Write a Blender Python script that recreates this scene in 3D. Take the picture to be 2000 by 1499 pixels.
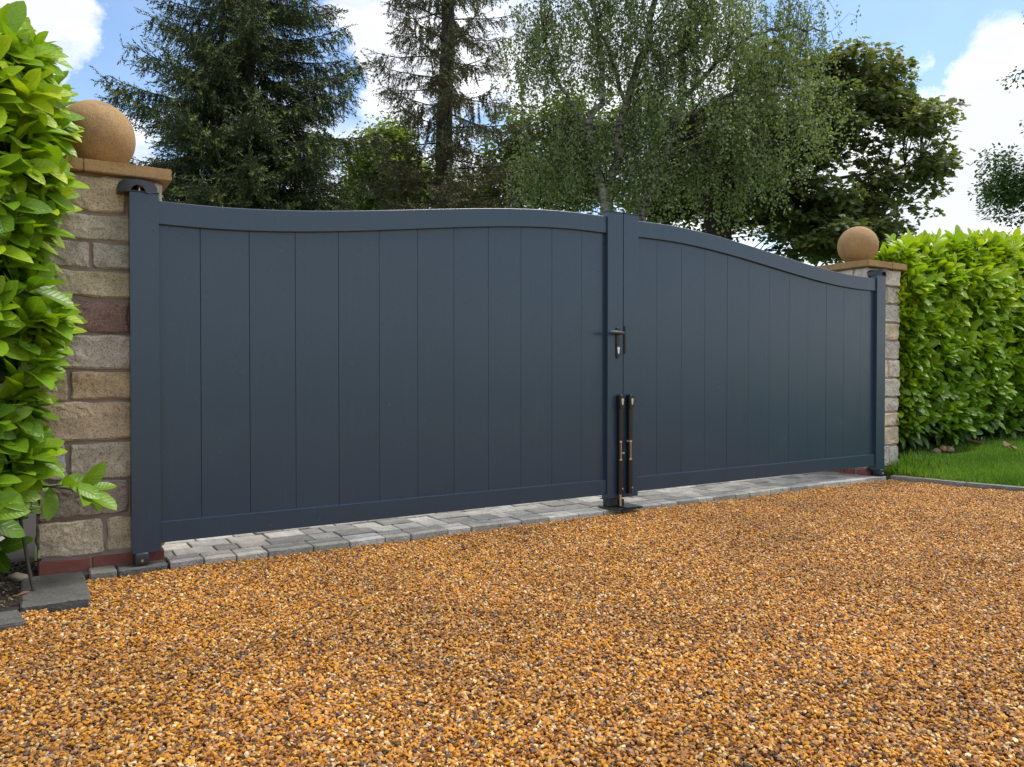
import bpy, bmesh, math, random
import numpy as np
from mathutils import Vector, Matrix, noise as mnoise

for o in list(bpy.data.objects):
    bpy.data.objects.remove(o)
R = math.radians
random.seed(7)
rng = np.random.default_rng(11)
S = bpy.context.scene
COL = S.collection

# ------------------------------------------------------------------ camera
# frame of the place: X runs along the gate, Y away behind it, Z up
FPX = 1500.0
CAM = np.array([-0.389, -4.008, 0.916])
YAW, PITCH = R(31.95), math.atan(22.5 / 1500)
cd = bpy.data.cameras.new('camera')
cd.sensor_width = 36.0
cd.lens = 27.0
cd.clip_start = 0.05
cd.clip_end = 2000
co = bpy.data.objects.new('camera', cd)
COL.objects.link(co)
co.location = CAM
co.rotation_euler = (math.pi / 2 - PITCH, 0, -YAW)
S.camera = co

# ------------------------------------------------------------------ sky, sun, exposure
SUN_EL, SUN_AZ = R(64), R(98)        # azimuth measured from +Y towards +X
w = bpy.data.worlds.new('World')
S.world = w
w.use_nodes = True
wt = w.node_tree
wt.nodes.clear()


def N(t, kind, **kw):
    n = t.nodes.new(kind)
    for k, v in kw.items():
        if k.startswith('i_'):
            n.inputs[k[2:].replace('_', ' ')].default_value = v
        else:
            setattr(n, k, v)
    return n


def L(t, a, b):
    t.links.new(a, b)


def MATH(t, op, a, b=None, c=None, clamp=False):
    n = t.nodes.new('ShaderNodeMath')
    n.operation = op
    n.use_clamp = clamp
    for i, v in enumerate((a, b, c)):
        if v is None:
            continue
        if isinstance(v, (int, float)):
            n.inputs[i].default_value = v
        else:
            t.links.new(v, n.inputs[i])
    return n.outputs[0]


def RAMP(t, fac, stops, interp='LINEAR'):
    n = t.nodes.new('ShaderNodeValToRGB')
    n.color_ramp.interpolation = interp
    el = n.color_ramp.elements
    while len(el) < len(stops):
        el.new(0.5)
    for e, (p, c) in zip(el, stops):
        e.position = p
        e.color = (c[0], c[1], c[2], 1) if not isinstance(c, (int, float)) else (c, c, c, 1)
    t.links.new(fac, n.inputs[0])
    return n.outputs[0]


def MIX(t, fac, a, b, mode='MIX'):
    n = t.nodes.new('ShaderNodeMix')
    n.data_type = 'RGBA'
    n.blend_type = mode
    for sock, v in ((n.inputs[0], fac), (n.inputs[6], a), (n.inputs[7], b)):
        if isinstance(v, (int, float)):
            sock.default_value = v
        elif isinstance(v, (tuple, list)):
            sock.default_value = (v[0], v[1], v[2], 1)
        else:
            t.links.new(v, sock)
    return n.outputs[2]


_p = PITCH
FW = np.array([math.sin(YAW) * math.cos(_p), math.cos(YAW) * math.cos(_p), -math.sin(_p)])
RT = np.array([math.cos(YAW), -math.sin(YAW), 0.0])
UP = np.cross(RT, FW)


def bearing(x, y):
    """unit direction of a sighting line measured on the 2000 px survey photo"""
    d = FW + RT * (x - 1000) / FPX - UP * (y - 749.5) / FPX
    return d / np.linalg.norm(d)


def seen(x, y, depth):
    """survey point: sighting line followed to a known distance"""
    d = FW + RT * (x - 1000) / FPX - UP * (y - 749.5) / FPX
    return CAM + d * depth


def project(P):
    v = np.asarray(P, float) - CAM
    d = v @ FW
    return 1000 + FPX * (v @ RT) / d, 749.5 - FPX * (v @ UP) / d, d


sky = N(wt, 'ShaderNodeTexSky', sky_type='NISHITA', sun_disc=False)
sky.sun_elevation = SUN_EL
sky.sun_rotation = SUN_AZ
sky.air_density = 1.0
sky.dust_density = 0.6
sky.ozone_density = 1.4
tc = N(wt, 'ShaderNodeTexCoord')
sx = N(wt, 'ShaderNodeSeparateXYZ')
L(wt, tc.outputs['Generated'], sx.inputs[0])
den = MATH(wt, 'ADD', MATH(wt, 'MAXIMUM', sx.outputs[2], 0.0), 0.22)
cx = MATH(wt, 'DIVIDE', sx.outputs[0], den)
cy = MATH(wt, 'DIVIDE', sx.outputs[1], den)
cv = N(wt, 'ShaderNodeCombineXYZ')
L(wt, cx, cv.inputs[0])
L(wt, cy, cv.inputs[1])
cv.inputs[2].default_value = 3.7
n1 = N(wt, 'ShaderNodeTexNoise', i_Scale=1.5, i_Detail=9.0, i_Roughness=0.58, i_Distortion=0.25)
L(wt, cv.outputs[0], n1.inputs['Vector'])
n2 = N(wt, 'ShaderNodeTexNoise', i_Scale=5.5, i_Detail=7.0, i_Roughness=0.6)
L(wt, cv.outputs[0], n2.inputs['Vector'])
cover = MATH(wt, 'MULTIPLY_ADD', n1.outputs[0], 1.5, -0.15)
warp = N(wt, 'ShaderNodeTexNoise', i_Scale=9.0, i_Detail=7.0, i_Roughness=0.62)
L(wt, tc.outputs['Generated'], warp.inputs['Vector'])
wsub = N(wt, 'ShaderNodeVectorMath', operation='SUBTRACT')
L(wt, warp.outputs['Color'], wsub.inputs[0])
wsub.inputs[1].default_value = (0.5, 0.5, 0.5)
wscl = N(wt, 'ShaderNodeVectorMath', operation='SCALE')
L(wt, wsub.outputs[0], wscl.inputs[0])
wscl.inputs['Scale'].default_value = 0.20
wadd = N(wt, 'ShaderNodeVectorMath', operation='ADD')
L(wt, tc.outputs['Generated'], wadd.inputs[0])
L(wt, wscl.outputs[0], wadd.inputs[1])
wnrm = N(wt, 'ShaderNodeVectorMath', operation='NORMALIZE')
L(wt, wadd.outputs[0], wnrm.inputs[0])


def patch(cover, x, y, width, amount):
    """a bank of cloud (+) or a clear gap (-) centred on a bearing"""
    d = bearing(x, y)
    dp = N(wt, 'ShaderNodeVectorMath', operation='DOT_PRODUCT')
    L(wt, wnrm.outputs[0], dp.inputs[0])
    dp.inputs[1].default_value = tuple(d)
    k = math.cos(R(width))
    g = N(wt, 'ShaderNodeMapRange', interpolation_type='SMOOTHSTEP')
    L(wt, dp.outputs['Value'], g.inputs[0])
    g.inputs[1].default_value = k
    g.inputs[2].default_value = 1.0
    g.inputs[3].default_value = 0.0
    g.inputs[4].default_value = amount
    return MATH(wt, 'ADD', cover, g.outputs[0])


for a in [(240, 60, 6, -0.34), (310, 130, 6, -0.30), (150, 140, 4, -0.22), (70, 30, 6, 0.26), (160, 75, 4, 0.22), (205, 120, 3, 0.26), (290, 70, 4, -0.16),
          (1690, 40, 7, -0.36), (1900, 20, 8, -0.36), (1950, 110, 5, -0.16), (1740, 90, 3.2, 0.24), (1775, 60, 2.6, 0.18),
          (1880, 200, 6, 0.3), (1950, 330, 8, 0.24), (1830, 330, 6, 0.2), (660, 105, 3, -0.26), (690, 150, 2.5, -0.16), (760, 40, 6, 0.2), (760, 190, 4, 0.16), (960, 215, 3, -0.2),
          (720, 60, 5, 0.12), (1050, 120, 9, 0.2), (1500, 300, 8, 0.2)]:
    cover = patch(cover, *a)
mask = RAMP(wt, cover, [(0.44, 0.05), (0.55, 0.5), (0.68, 1.0)])
shade = RAMP(wt, MATH(wt, 'ADD', MATH(wt, 'MULTIPLY', n2.outputs[0], 0.75), MATH(wt, 'MULTIPLY', cover, 0.25)),
             [(0.36, (1.0, 1.0, 1.0)), (0.47, (0.80, 0.81, 0.83)), (0.60, (0.55, 0.57, 0.61))])
cloudcol = MIX(wt, 1.0, shade, (8.0, 8.0, 8.0), 'MULTIPLY')
hs = N(wt, 'ShaderNodeHueSaturation')
hs.inputs['Saturation'].default_value = 1.10
hs.inputs['Value'].default_value = 1.0
L(wt, sky.outputs[0], hs.inputs['Color'])
skymix = MIX(wt, mask, hs.outputs[0], cloudcol)
bg = N(wt, 'ShaderNodeBackground')
L(wt, skymix, bg.inputs[0])
bg.inputs[1].default_value = 0.10
wo = N(wt, 'ShaderNodeOutputWorld')
L(wt, bg.outputs[0], wo.inputs[0])

sd = bpy.data.lights.new('sun', 'SUN')
sd.energy = 1.7
sd.angle = R(30)
sd.color = (1.0, 0.95, 0.87)
so = bpy.data.objects.new('sun', sd)
COL.objects.link(so)
sdir = Vector((math.sin(SUN_AZ) * math.cos(SUN_EL), math.cos(SUN_AZ) * math.cos(SUN_EL), math.sin(SUN_EL)))
so.rotation_euler = sdir.to_track_quat('Z', 'Y').to_euler()
so.location = (4, -6, 12)

S.view_settings.view_transform = 'Standard'
S.view_settings.look = 'None'
S.view_settings.exposure = 1.15
S.view_settings.gamma = 1.0
S.render.engine = 'CYCLES'
S.cycles.max_bounces = 6
S.cycles.diffuse_bounces = 3
S.cycles.glossy_bounces = 3
S.cycles.transmission_bounces = 4
S.cycles.transparent_max_bounces = 8


# ------------------------------------------------------------------ helpers
def tag(o, label=None, cat=None, group=None, kind=None):
    if label:
        o['label'] = label
    if cat:
        o['category'] = cat
    if group:
        o['group'] = group
    if kind:
        o['kind'] = kind
    return o


def link(name, me, mat=None, parent=None, color=None):
    o = bpy.data.objects.new(name, me)
    COL.objects.link(o)
    if mat is not None and me is not None and len(me.materials) == 0:
        me.materials.append(mat)
    if parent is not None:
        o.parent = parent
    if color is not None:
        o.color = (color[0], color[1], color[2], 1)
    return o


def empty(name, loc=(0, 0, 0), rz=0.0):
    o = bpy.data.objects.new(name, None)
    COL.objects.link(o)
    o.location = loc
    o.rotation_euler = (0, 0, rz)
    o.empty_display_size = 0.1
    return o


def np_mesh(name, V, F, smooth=False, tint=None, uv=None):
    """V (n,3), F (m,k) all faces the same size k"""
    me = bpy.data.meshes.new(name)
    V = np.ascontiguousarray(V, dtype=np.float32)
    F = np.ascontiguousarray(F, dtype=np.int32)
    m, k = F.shape
    me.vertices.add(len(V))
    me.vertices.foreach_set('co', V.ravel())
    me.loops.add(m * k)
    me.loops.foreach_set('vertex_index', F.ravel())
    me.polygons.add(m)
    me.polygons.foreach_set('loop_start', np.arange(0, m * k, k, dtype=np.int32))
    if smooth:
        me.polygons.foreach_set('use_smooth', np.ones(m, dtype=bool))
    if tint is not None:
        a = me.attributes.new('tint', 'FLOAT', 'POINT')
        a.data.foreach_set('value', np.ascontiguousarray(tint, dtype=np.float32))
    if uv is not None:
        a = me.attributes.new('leafuv', 'FLOAT_VECTOR', 'POINT')
        u3 = np.zeros((len(V), 3), np.float32)
        u3[:, :2] = uv
        a.data.foreach_set('vector', u3.ravel())
    me.update(calc_edges=True)
    return me


def from_bm(name, bm, smooth=False, angle=None):
    me = bpy.data.meshes.new(name)
    bm.normal_update()
    bm.to_mesh(me)
    bm.free()
    if smooth:
        for p in me.polygons:
            p.use_smooth = True
        if angle is not None:
            me.set_sharp_from_angle(angle=R(angle))
    return me


def add_box(bm, x0, x1, y0, y1, z0, z1):
    vs = [bm.verts.new((x, y, z)) for x in (x0, x1) for y in (y0, y1) for z in (z0, z1)]
    idx = [(0, 1, 3, 2), (4, 6, 7, 5), (0, 4, 5, 1), (2, 3, 7, 6), (0, 2, 6, 4), (1, 5, 7, 3)]
    for f in idx:
        bm.faces.new([vs[i] for i in f])
    return vs


def box_mesh(name, x0, x1, y0, y1, z0, z1, bev=0.0, seg=2):
    bm = bmesh.new()
    add_box(bm, x0, x1, y0, y1, z0, z1)
    bmesh.ops.recalc_face_normals(bm, faces=bm.faces)
    if bev > 0:
        bmesh.ops.bevel(bm, geom=list(bm.edges), offset=bev, segments=seg, affect='EDGES', profile=0.5)
    return from_bm(name, bm, smooth=bev > 0.004, angle=40)


def tube_arrays(pts, radii, seg=6):
    """tapered tube along a polyline -> verts, quads"""
    pts = np.asarray(pts, float)
    n = len(pts)
    tang = np.gradient(pts, axis=0)
    tang /= np.linalg.norm(tang, axis=1)[:, None] + 1e-9
    ref = np.array([0.31, 0.17, 0.93]) if abs(tang[0][2]) < 0.9 else np.array([1.0, 0.1, 0.05])
    a = np.cross(tang, ref)
    a /= np.linalg.norm(a, axis=1)[:, None] + 1e-9
    b = np.cross(tang, a)
    th = np.linspace(0, 2 * math.pi, seg, endpoint=False)
    ring = (a[:, None, :] * np.cos(th)[None, :, None] + b[:, None, :] * np.sin(th)[None, :, None])
    V = pts[:, None, :] + ring * np.asarray(radii, float)[:, None, None]
    i = np.arange(n - 1)[:, None] * seg
    j = np.arange(seg)[None, :]
    j2 = (j + 1) % seg
    F = np.stack([i + j, i + j2, i + seg + j2, i + seg + j], axis=-1).reshape(-1, 4)
    return V.reshape(-1, 3), F


class Tubes:
    def __init__(self):
        self.V, self.F, self.n = [], [], 0

    def add(self, pts, radii, seg=6):
        v, f = tube_arrays(pts, radii, seg)
        self.V.append(v)
        self.F.append(f + self.n)
        self.n += len(v)

    def mesh(self, name):
        return np_mesh(name, np.concatenate(self.V), np.concatenate(self.F), smooth=True)


def frames(xdir, zhint):
    """rotation matrices whose x column follows xdir and whose z column leans to zhint"""
    x = xdir / (np.linalg.norm(xdir, axis=1)[:, None] + 1e-9)
    z = zhint - x * np.sum(x * zhint, axis=1)[:, None]
    z /= np.linalg.norm(z, axis=1)[:, None] + 1e-9
    y = np.cross(z, x)
    return np.stack([x, y, z], axis=-1)


def scatter(TV, TF, M, loc, scale, tint=None, tuv=None, ttint=None):
    """copies of a template joined in one mesh's arrays"""
    n, k = len(loc), len(TV)
    sc = scale if np.ndim(scale) == 2 else np.repeat(np.asarray(scale)[:, None], 3, axis=1)
    V = np.einsum('nij,nkj->nki', M, TV[None] * sc[:, None, :]) + loc[:, None, :]
    F = (TF[None] + (np.arange(n) * k)[:, None, None]).reshape(-1, TF.shape[1])
    T = None
    if tint is not None:
        T = np.repeat(tint[:, None], k, axis=1)
        if ttint is not None:
            T = T + ttint[None]
        T = T.ravel()
    U = np.tile(tuv, (n, 1)) if tuv is not None else None
    return V.reshape(-1, 3), F, T, U


def unit(v):
    v = np.asarray(v, float)
    return v / (np.linalg.norm(v, axis=-1, keepdims=True) + 1e-9)


# ------------------------------------------------------------------ materials
def new_mat(name):
    m = bpy.data.materials.new(name)
    m.use_nodes = True
    t = m.node_tree
    b = t.nodes['Principled BSDF']
    return m, t, b


def gcoord(t, kind='Object'):
    return N(t, 'ShaderNodeTexCoord').outputs[kind]


def NOISE(t, vec, scale, detail=4.0, rough=0.55, dist=0.0):
    n = N(t, 'ShaderNodeTexNoise', i_Scale=scale, i_Detail=detail, i_Roughness=rough, i_Distortion=dist)
    if vec is not None:
        L(t, vec, n.inputs['Vector'])
    return n.outputs[0]


def BUMP(t, h, strength, dist, b, prev=None):
    n = N(t, 'ShaderNodeBump')
    n.inputs['Strength'].default_value = strength
    n.inputs['Distance'].default_value = dist
    L(t, h, n.inputs['Height'])
    if prev is not None:
        L(t, prev, n.inputs['Normal'])
    L(t, n.outputs[0], b.inputs['Normal'])
    return n.outputs[0]


def worldpos(t):
    return N(t, 'ShaderNodeNewGeometry').outputs['Position']


def simple(name, col, rough=0.5, metal=0.0, bump=0.0, bscale=80.0, var=0.25, vscale=12.0):
    m, t, b = new_mat(name)
    p = worldpos(t)
    v = NOISE(t, p, vscale, 5, 0.6)
    c = MIX(t, v, tuple(x * (1 - var) for x in col), tuple(min(1, x * (1 + var)) for x in col))
    L(t, c, b.inputs['Base Color'])
    b.inputs['Roughness'].default_value = rough
    b.inputs['Metallic'].default_value = metal
    if bump:
        BUMP(t, NOISE(t, p, bscale, 4, 0.6), bump, 0.004, b)
    return m


# powder-coated aluminium with rain drops still on it
def gate_paint():
    m, t, b = new_mat('anthracite_powder_coat')
    p = worldpos(t)
    oi = N(t, 'ShaderNodeObjectInfo')
    base = MIX(t, NOISE(t, p, 2.2, 4, 0.6), (0.0205, 0.0425, 0.071), (0.0265, 0.051, 0.082))
    base = MIX(t, MATH(t, 'MULTIPLY', oi.outputs['Random'], 0.14), base, (0.019, 0.037, 0.058))
    # faint dried run marks
    mp = N(t, 'ShaderNodeMapping')
    mp.inputs['Scale'].default_value = (14, 14, 0.8)
    L(t, p, mp.inputs[0])
    runs = RAMP(t, NOISE(t, mp.outputs[0], 3.0, 4, 0.65), [(0.56, 0.0), (0.74, 1.0)])
    base = MIX(t, MATH(t, 'MULTIPLY', runs, 0.16), base, (0.065, 0.075, 0.085))
    vo = N(t, 'ShaderNodeTexVoronoi', feature='F1', distance='EUCLIDEAN')
    vo.inputs['Scale'].default_value = 62.0
    vo.inputs['Randomness'].default_value = 1.0
    L(t, p, vo.inputs['Vector'])
    sep = N(t, 'ShaderNodeSeparateColor')
    L(t, vo.outputs['Color'], sep.inputs[0])
    dens = NOISE(t, p, 1.3, 3, 0.6)
    zz = N(t, 'ShaderNodeSeparateXYZ')
    L(t, p, zz.inputs[0])
    # fewer drops low down where the rain is sheltered
    thr = MATH(t, 'ADD', MATH(t, 'MULTIPLY', dens, 0.55), MATH(t, 'MULTIPLY', zz.outputs[2], 0.10))
    keep = MATH(t, 'LESS_THAN', sep.outputs[0], MATH(t, 'SUBTRACT', thr, 0.24))
    rad = MATH(t, 'MULTIPLY_ADD', sep.outputs[1], 0.14, 0.07)
    drop = MATH(t, 'MULTIPLY', keep, MATH(t, 'SUBTRACT', 1.0, MATH(t, 'DIVIDE', vo.outputs['Distance'], rad), clamp=True), clamp=True)
    on = MATH(t, 'GREATER_THAN', drop, 0.02)
    dome = MATH(t, 'POWER', drop, 0.5)
    base = MIX(t, MATH(t, 'MULTIPLY', on, 0.7), base, (0.010, 0.015, 0.022))
    painted_glint = MATH(t, 'MULTIPLY', on, MATH(t, 'GREATER_THAN', sep.outputs[2], 0.72))  # highlights on some drops, painted as a paler base colour
    base = MIX(t, MATH(t, 'MULTIPLY', painted_glint, 0.5), base, (0.11, 0.13, 0.15))
    L(t, base, b.inputs['Base Color'])
    rg = MATH(t, 'MULTIPLY_ADD', NOISE(t, p, 5.0, 4, 0.6), 0.12, 0.19)
    L(t, MATH(t, 'SUBTRACT', rg, MATH(t, 'MULTIPLY', on, 0.14)), b.inputs['Roughness'])
    b1 = BUMP(t, NOISE(t, p, 900.0, 2, 0.5), 0.10, 0.001, b)
    b2 = BUMP(t, NOISE(t, p, 7.0, 2, 0.5), 0.05, 0.006, b, b1)
    BUMP(t, dome, 0.7, 0.0016, b, b2)
    return m


def stone_mat(name, rough=0.9, speck=0.7, bump=1.0, scale=1.0):
    """rock-faced stone, colour from the block itself"""
    m, t, b = new_mat(name)
    p = worldpos(t)
    oi = N(t, 'ShaderNodeObjectInfo')
    oh = N(t, 'ShaderNodeHueSaturation')
    oh.inputs['Saturation'].default_value = 0.76
    oh.inputs['Value'].default_value = 1.22 if name == 'tumbled_paver' else (1.0 if name == 'dark_edging_slab' else 1.42)
    L(t, oi.outputs['Color'], oh.inputs['Color'])
    big = NOISE(t, p, 9.0 * scale, 6, 0.62, 0.4)
    c = MIX(t, RAMP(t, big, [(0.30, 0.0), (0.70, 1.0)]), MIX(t, 1.0, oh.outputs[0], (0.66, 0.64, 0.62), 'MULTIPLY'),
            MIX(t, 1.0, oh.outputs[0], (1.16, 1.15, 1.13), 'MULTIPLY'))
    fine = NOISE(t, p, 150.0 * scale, 3, 0.7)
    c = MIX(t, MATH(t, 'MULTIPLY', RAMP(t, fine, [(0.36, 1.0), (0.50, 0.0)]), speck), c, (0.05, 0.044, 0.038))
    c = MIX(t, MATH(t, 'MULTIPLY', RAMP(t, fine, [(0.56, 0.0), (0.70, 1.0)]), speck * 0.6), c, (0.52, 0.48, 0.42))
    lich = RAMP(t, NOISE(t, p, 5.0, 7, 0.7, 0.8), [(0.56, 0.0), (0.66, 1.0)])
    c = MIX(t, MATH(t, 'MULTIPLY', lich, 0.34), c, (0.13, 0.125, 0.115))
    L(t, c, b.inputs['Base Color'])
    b.inputs['Roughness'].default_value = rough
    mu = N(t, 'ShaderNodeTexNoise', i_Scale=26.0 * scale, i_Detail=8.0, i_Roughness=0.62, i_Distortion=0.3)
    mu.noise_type = 'RIDGED_MULTIFRACTAL'
    mu.normalize = True
    L(t, p, mu.inputs['Vector'])
    b1 = BUMP(t, mu.outputs[0], bump, 0.012, b)
    BUMP(t, fine, 0.4, 0.003, b, b1)
    return m


def leaf_mat(name, stops, rough=0.38, trans=0.35, veins=False, spec=0.5):
    m = bpy.data.materials.new(name)
    m.use_nodes = True
    t = m.node_tree
    t.nodes.clear()
    at = N(t, 'ShaderNodeAttribute', attribute_name='tint')
    c = RAMP(t, at.outputs['Fac'], stops)
    p = worldpos(t)
    c = MIX(t, 0.35, c, MIX(t, NOISE(t, p, 60 if veins else 3.0, 3, 0.6), (0.2, 0.2, 0.2), (1.0, 1.0, 1.0)), 'OVERLAY')
    pb = N(t, 'ShaderNodeBsdfPrincipled')
    if veins:
        uv = N(t, 'ShaderNodeAttribute', attribute_name='leafuv')
        s = N(t, 'ShaderNodeSeparateXYZ')
        L(t, uv.outputs['Vector'], s.inputs[0])
        av = MATH(t, 'ABSOLUTE', s.outputs[1])
        rib = MATH(t, 'SUBTRACT', 1.0, MATH(t, 'MULTIPLY', av, 11.0), clamp=True)
        ph = MATH(t, 'MULTIPLY', MATH(t, 'SUBTRACT', s.outputs[0], MATH(t, 'MULTIPLY', av, 0.20)), 56.0)
        side = MATH(t, 'POWER', MATH(t, 'MULTIPLY_ADD', MATH(t, 'SINE', ph), 0.5, 0.5), 6.0)
        vein = MATH(t, 'MAXIMUM', rib, MATH(t, 'MULTIPLY', side, 0.40))
        c = MIX(t, MATH(t, 'MULTIPLY', vein, 0.42), c, (0.30, 0.40, 0.09))
        bn = N(t, 'ShaderNodeBump')
        bn.inputs['Strength'].default_value = 0.45
        bn.inputs['Distance'].default_value = 0.004
        L(t, MATH(t, 'SUBTRACT', 1.0, vein), bn.inputs['Height'])
        L(t, bn.outputs[0], pb.inputs['Normal'])
    L(t, c, pb.inputs['Base Color'])
    pb.inputs['Roughness'].default_value = rough
    pb.inputs['Specular IOR Level'].default_value = spec
    tr = N(t, 'ShaderNodeBsdfTranslucent')
    L(t, MIX(t, 1.0, c, (1.25, 1.35, 0.55), 'MULTIPLY'), tr.inputs[0])
    mx = N(t, 'ShaderNodeMixShader')
    mx.inputs[0].default_value = trans
    L(t, pb.outputs[0], mx.inputs[1])
    L(t, tr.outputs[0], mx.inputs[2])
    ou = N(t, 'ShaderNodeOutputMaterial')
    L(t, mx.outputs[0], ou.inputs[0])
    return m


M = {}
M['paint'] = gate_paint()
M['stone'] = stone_mat('sandstone_block')
M['paver'] = stone_mat('tumbled_paver', speck=0.6, bump=0.6, scale=1.6)
M['slate'] = stone_mat('dark_edging_slab', speck=0.4, bump=0.5, scale=1.4, rough=0.75)
M['mortar'] = simple('brown_mortar', (0.27, 0.215, 0.185), 0.95, bump=0.5, bscale=140, var=0.3, vscale=20)
M['brick'] = simple('red_engineering_brick', (0.20, 0.060, 0.046), 0.8, bump=0.4, bscale=120, var=0.45, vscale=22)
M['black'] = simple('black_hardware', (0.010, 0.011, 0.013), 0.32, var=0.2)
M['blackplastic'] = simple('black_hinge_cover', (0.020, 0.025, 0.031), 0.38, var=0.25, vscale=30)
M['steel'] = simple('stainless_steel', (0.62, 0.60, 0.56), 0.25, metal=1.0, var=0.15)
M['dull_steel'] = simple('dull_steel', (0.28, 0.28, 0.28), 0.4, metal=1.0)
M['bronze'] = simple('plated_bolt_rod', (0.70, 0.50, 0.38), 0.28, metal=1.0, var=0.2, vscale=40)
M['bark'] = simple('dark_conifer_bark', (0.055, 0.043, 0.034), 0.95, bump=0.9, bscale=30, var=0.5, vscale=8)
M['twig'] = simple('laurel_stem', (0.045, 0.042, 0.030), 0.8, var=0.4)
M['soil'] = simple('dark_bed_soil', (0.022, 0.017, 0.013), 0.95, bump=1.0, bscale=60, var=0.6, vscale=30)


def cap_mat(name, c0, c1, stain):
    m, t, b = new_mat(name)
    p = worldpos(t)
    c = MIX(t, RAMP(t, NOISE(t, p, 6.0, 6, 0.65, 0.5), [(0.35, 0.0), (0.65, 1.0)]), c0, c1)
    g = NOISE(t, p, 260.0, 3, 0.75)
    c = MIX(t, RAMP(t, g, [(0.34, 0.75), (0.50, 0.0)]), c, tuple(x * 0.30 for x in c0))
    c = MIX(t, RAMP(t, g, [(0.56, 0.0), (0.72, 0.6)]), c, (0.55, 0.40, 0.22))
    st = RAMP(t, NOISE(t, p, 8.0, 6, 0.7, 0.8), [(0.54, 0.0), (0.72, 1.0)])
    c = MIX(t, MATH(t, 'MULTIPLY', st, 0.8), c, stain)
    lich = RAMP(t, NOISE(t, p, 21.0, 7, 0.75, 1.2), [(0.60, 0.0), (0.68, 1.0)])
    c = MIX(t, MATH(t, 'MULTIPLY', lich, 0.55), c, (0.10, 0.075, 0.05))
    L(t, c, b.inputs['Base Color'])
    b.inputs['Roughness'].default_value = 0.92
    b1 = BUMP(t, g, 0.5, 0.003, b)
    BUMP(t, NOISE(t, p, 30.0, 6, 0.7), 0.6, 0.008, b, b1)
    return m


M['cap'] = cap_mat('buff_cast_stone', (0.30, 0.185, 0.075), (0.40, 0.255, 0.11), (0.19, 0.145, 0.105))
M['ball'] = cap_mat('buff_cast_stone_ball', (0.33, 0.20, 0.085), (0.40, 0.255, 0.12), (0.22, 0.15, 0.10))

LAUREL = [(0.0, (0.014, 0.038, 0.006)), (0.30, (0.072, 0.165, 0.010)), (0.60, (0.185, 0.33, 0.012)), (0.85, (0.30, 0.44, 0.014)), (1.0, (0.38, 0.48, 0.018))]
M['laurel'] = leaf_mat('laurel_leaf', LAUREL, rough=0.33, trans=0.30, veins=True, spec=0.45)
M['spruce'] = leaf_mat('spruce_needles', [(0.0, (0.016, 0.027, 0.011)), (0.5, (0.042, 0.062, 0.021)), (0.85, (0.115, 0.15, 0.034)), (1.0, (0.17, 0.21, 0.045))], rough=0.55, trans=0.12)
M['sparse_spruce'] = leaf_mat('thinning_spruce_needles', [(0.0, (0.080, 0.055, 0.032)), (0.45, (0.095, 0.085, 0.040)), (1.0, (0.085, 0.115, 0.042))], rough=0.6, trans=0.15)
M['birch_leaf'] = leaf_mat('birch_leaves', [(0.0, (0.11, 0.145, 0.062)), (0.5, (0.18, 0.23, 0.098)), (1.0, (0.26, 0.32, 0.14))], rough=0.42, trans=0.42)
M['maple_leaf'] = leaf_mat('sycamore_leaves', [(0.0, (0.075, 0.105, 0.050)), (0.5, (0.14, 0.175, 0.072)), (0.85, (0.23, 0.22, 0.080)), (1.0, (0.27, 0.24, 0.08))], rough=0.42, trans=0.42)
M['pale_leaf'] = leaf_mat('fresh_green_leaves', [(0.0, (0.075, 0.105, 0.026)), (0.5, (0.13, 0.175, 0.038)), (1.0, (0.22, 0.28, 0.055))], rough=0.5, trans=0.4)
M['ash_leaf'] = leaf_mat('ash_leaves', [(0.0, (0.035, 0.075, 0.028)), (0.5, (0.065, 0.125, 0.045)), (1.0, (0.12, 0.20, 0.07))], rough=0.45, trans=0.35)
M['grass'] = leaf_mat('lawn_grass', [(0.0, (0.030, 0.080, 0.008)), (0.5, (0.085, 0.20, 0.014)), (1.0, (0.20, 0.32, 0.035))], rough=0.5, trans=0.35)


def birch_bark():
    m, t, b = new_mat('birch_bark')
    p = worldpos(t)
    mp = N(t, 'ShaderNodeMapping')
    mp.inputs['Scale'].default_value = (1.5, 1.5, 7)
    L(t, p, mp.inputs[0])
    k = RAMP(t, NOISE(t, mp.outputs[0], 2.2, 6, 0.7, 0.5), [(0.42, 0.0), (0.56, 1.0)])
    c = MIX(t, k, (0.035, 0.03, 0.026), (0.30, 0.275, 0.235))
    L(t, c, b.inputs['Base Color'])
    b.inputs['Roughness'].default_value = 0.85
    BUMP(t, NOISE(t, p, 30, 5, 0.6), 0.5, 0.01, b)
    return m


M['birch_bark'] = birch_bark()
M['limb'] = simple('dark_limb_bark', (0.042, 0.036, 0.028), 0.95, var=0.4, vscale=5)
M['needle_litter'] = simple('dead_leaf', (0.16, 0.085, 0.045), 0.85, var=0.5, vscale=40)
M['pebble'] = simple('bed_pebble', (0.27, 0.20, 0.155), 0.85, bump=0.4, bscale=90, var=0.4, vscale=30)

# ------------------------------------------------------------------ ground
GRAVEL_Z = -0.030


def sheet(name, pts, z, mat, kind='structure'):
    me = bpy.data.meshes.new(name)
    me.from_pydata([(x, y, z) for x, y in pts], [], [list(range(len(pts)))])
    me.update()
    o = link(name, me, mat)
    o['kind'] = kind
    return o


def ground_mat():
    m, t, b = new_mat('meadow_ground')
    p = worldpos(t)
    c = MIX(t, NOISE(t, p, 2.0, 6, 0.6), (0.030, 0.065, 0.012), (0.075, 0.13, 0.025))
    L(t, c, b.inputs['Base Color'])
    b.inputs['Roughness'].default_value = 0.95
    BUMP(t, NOISE(t, p, 40, 4, 0.6), 0.8, 0.03, b)
    return m


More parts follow.
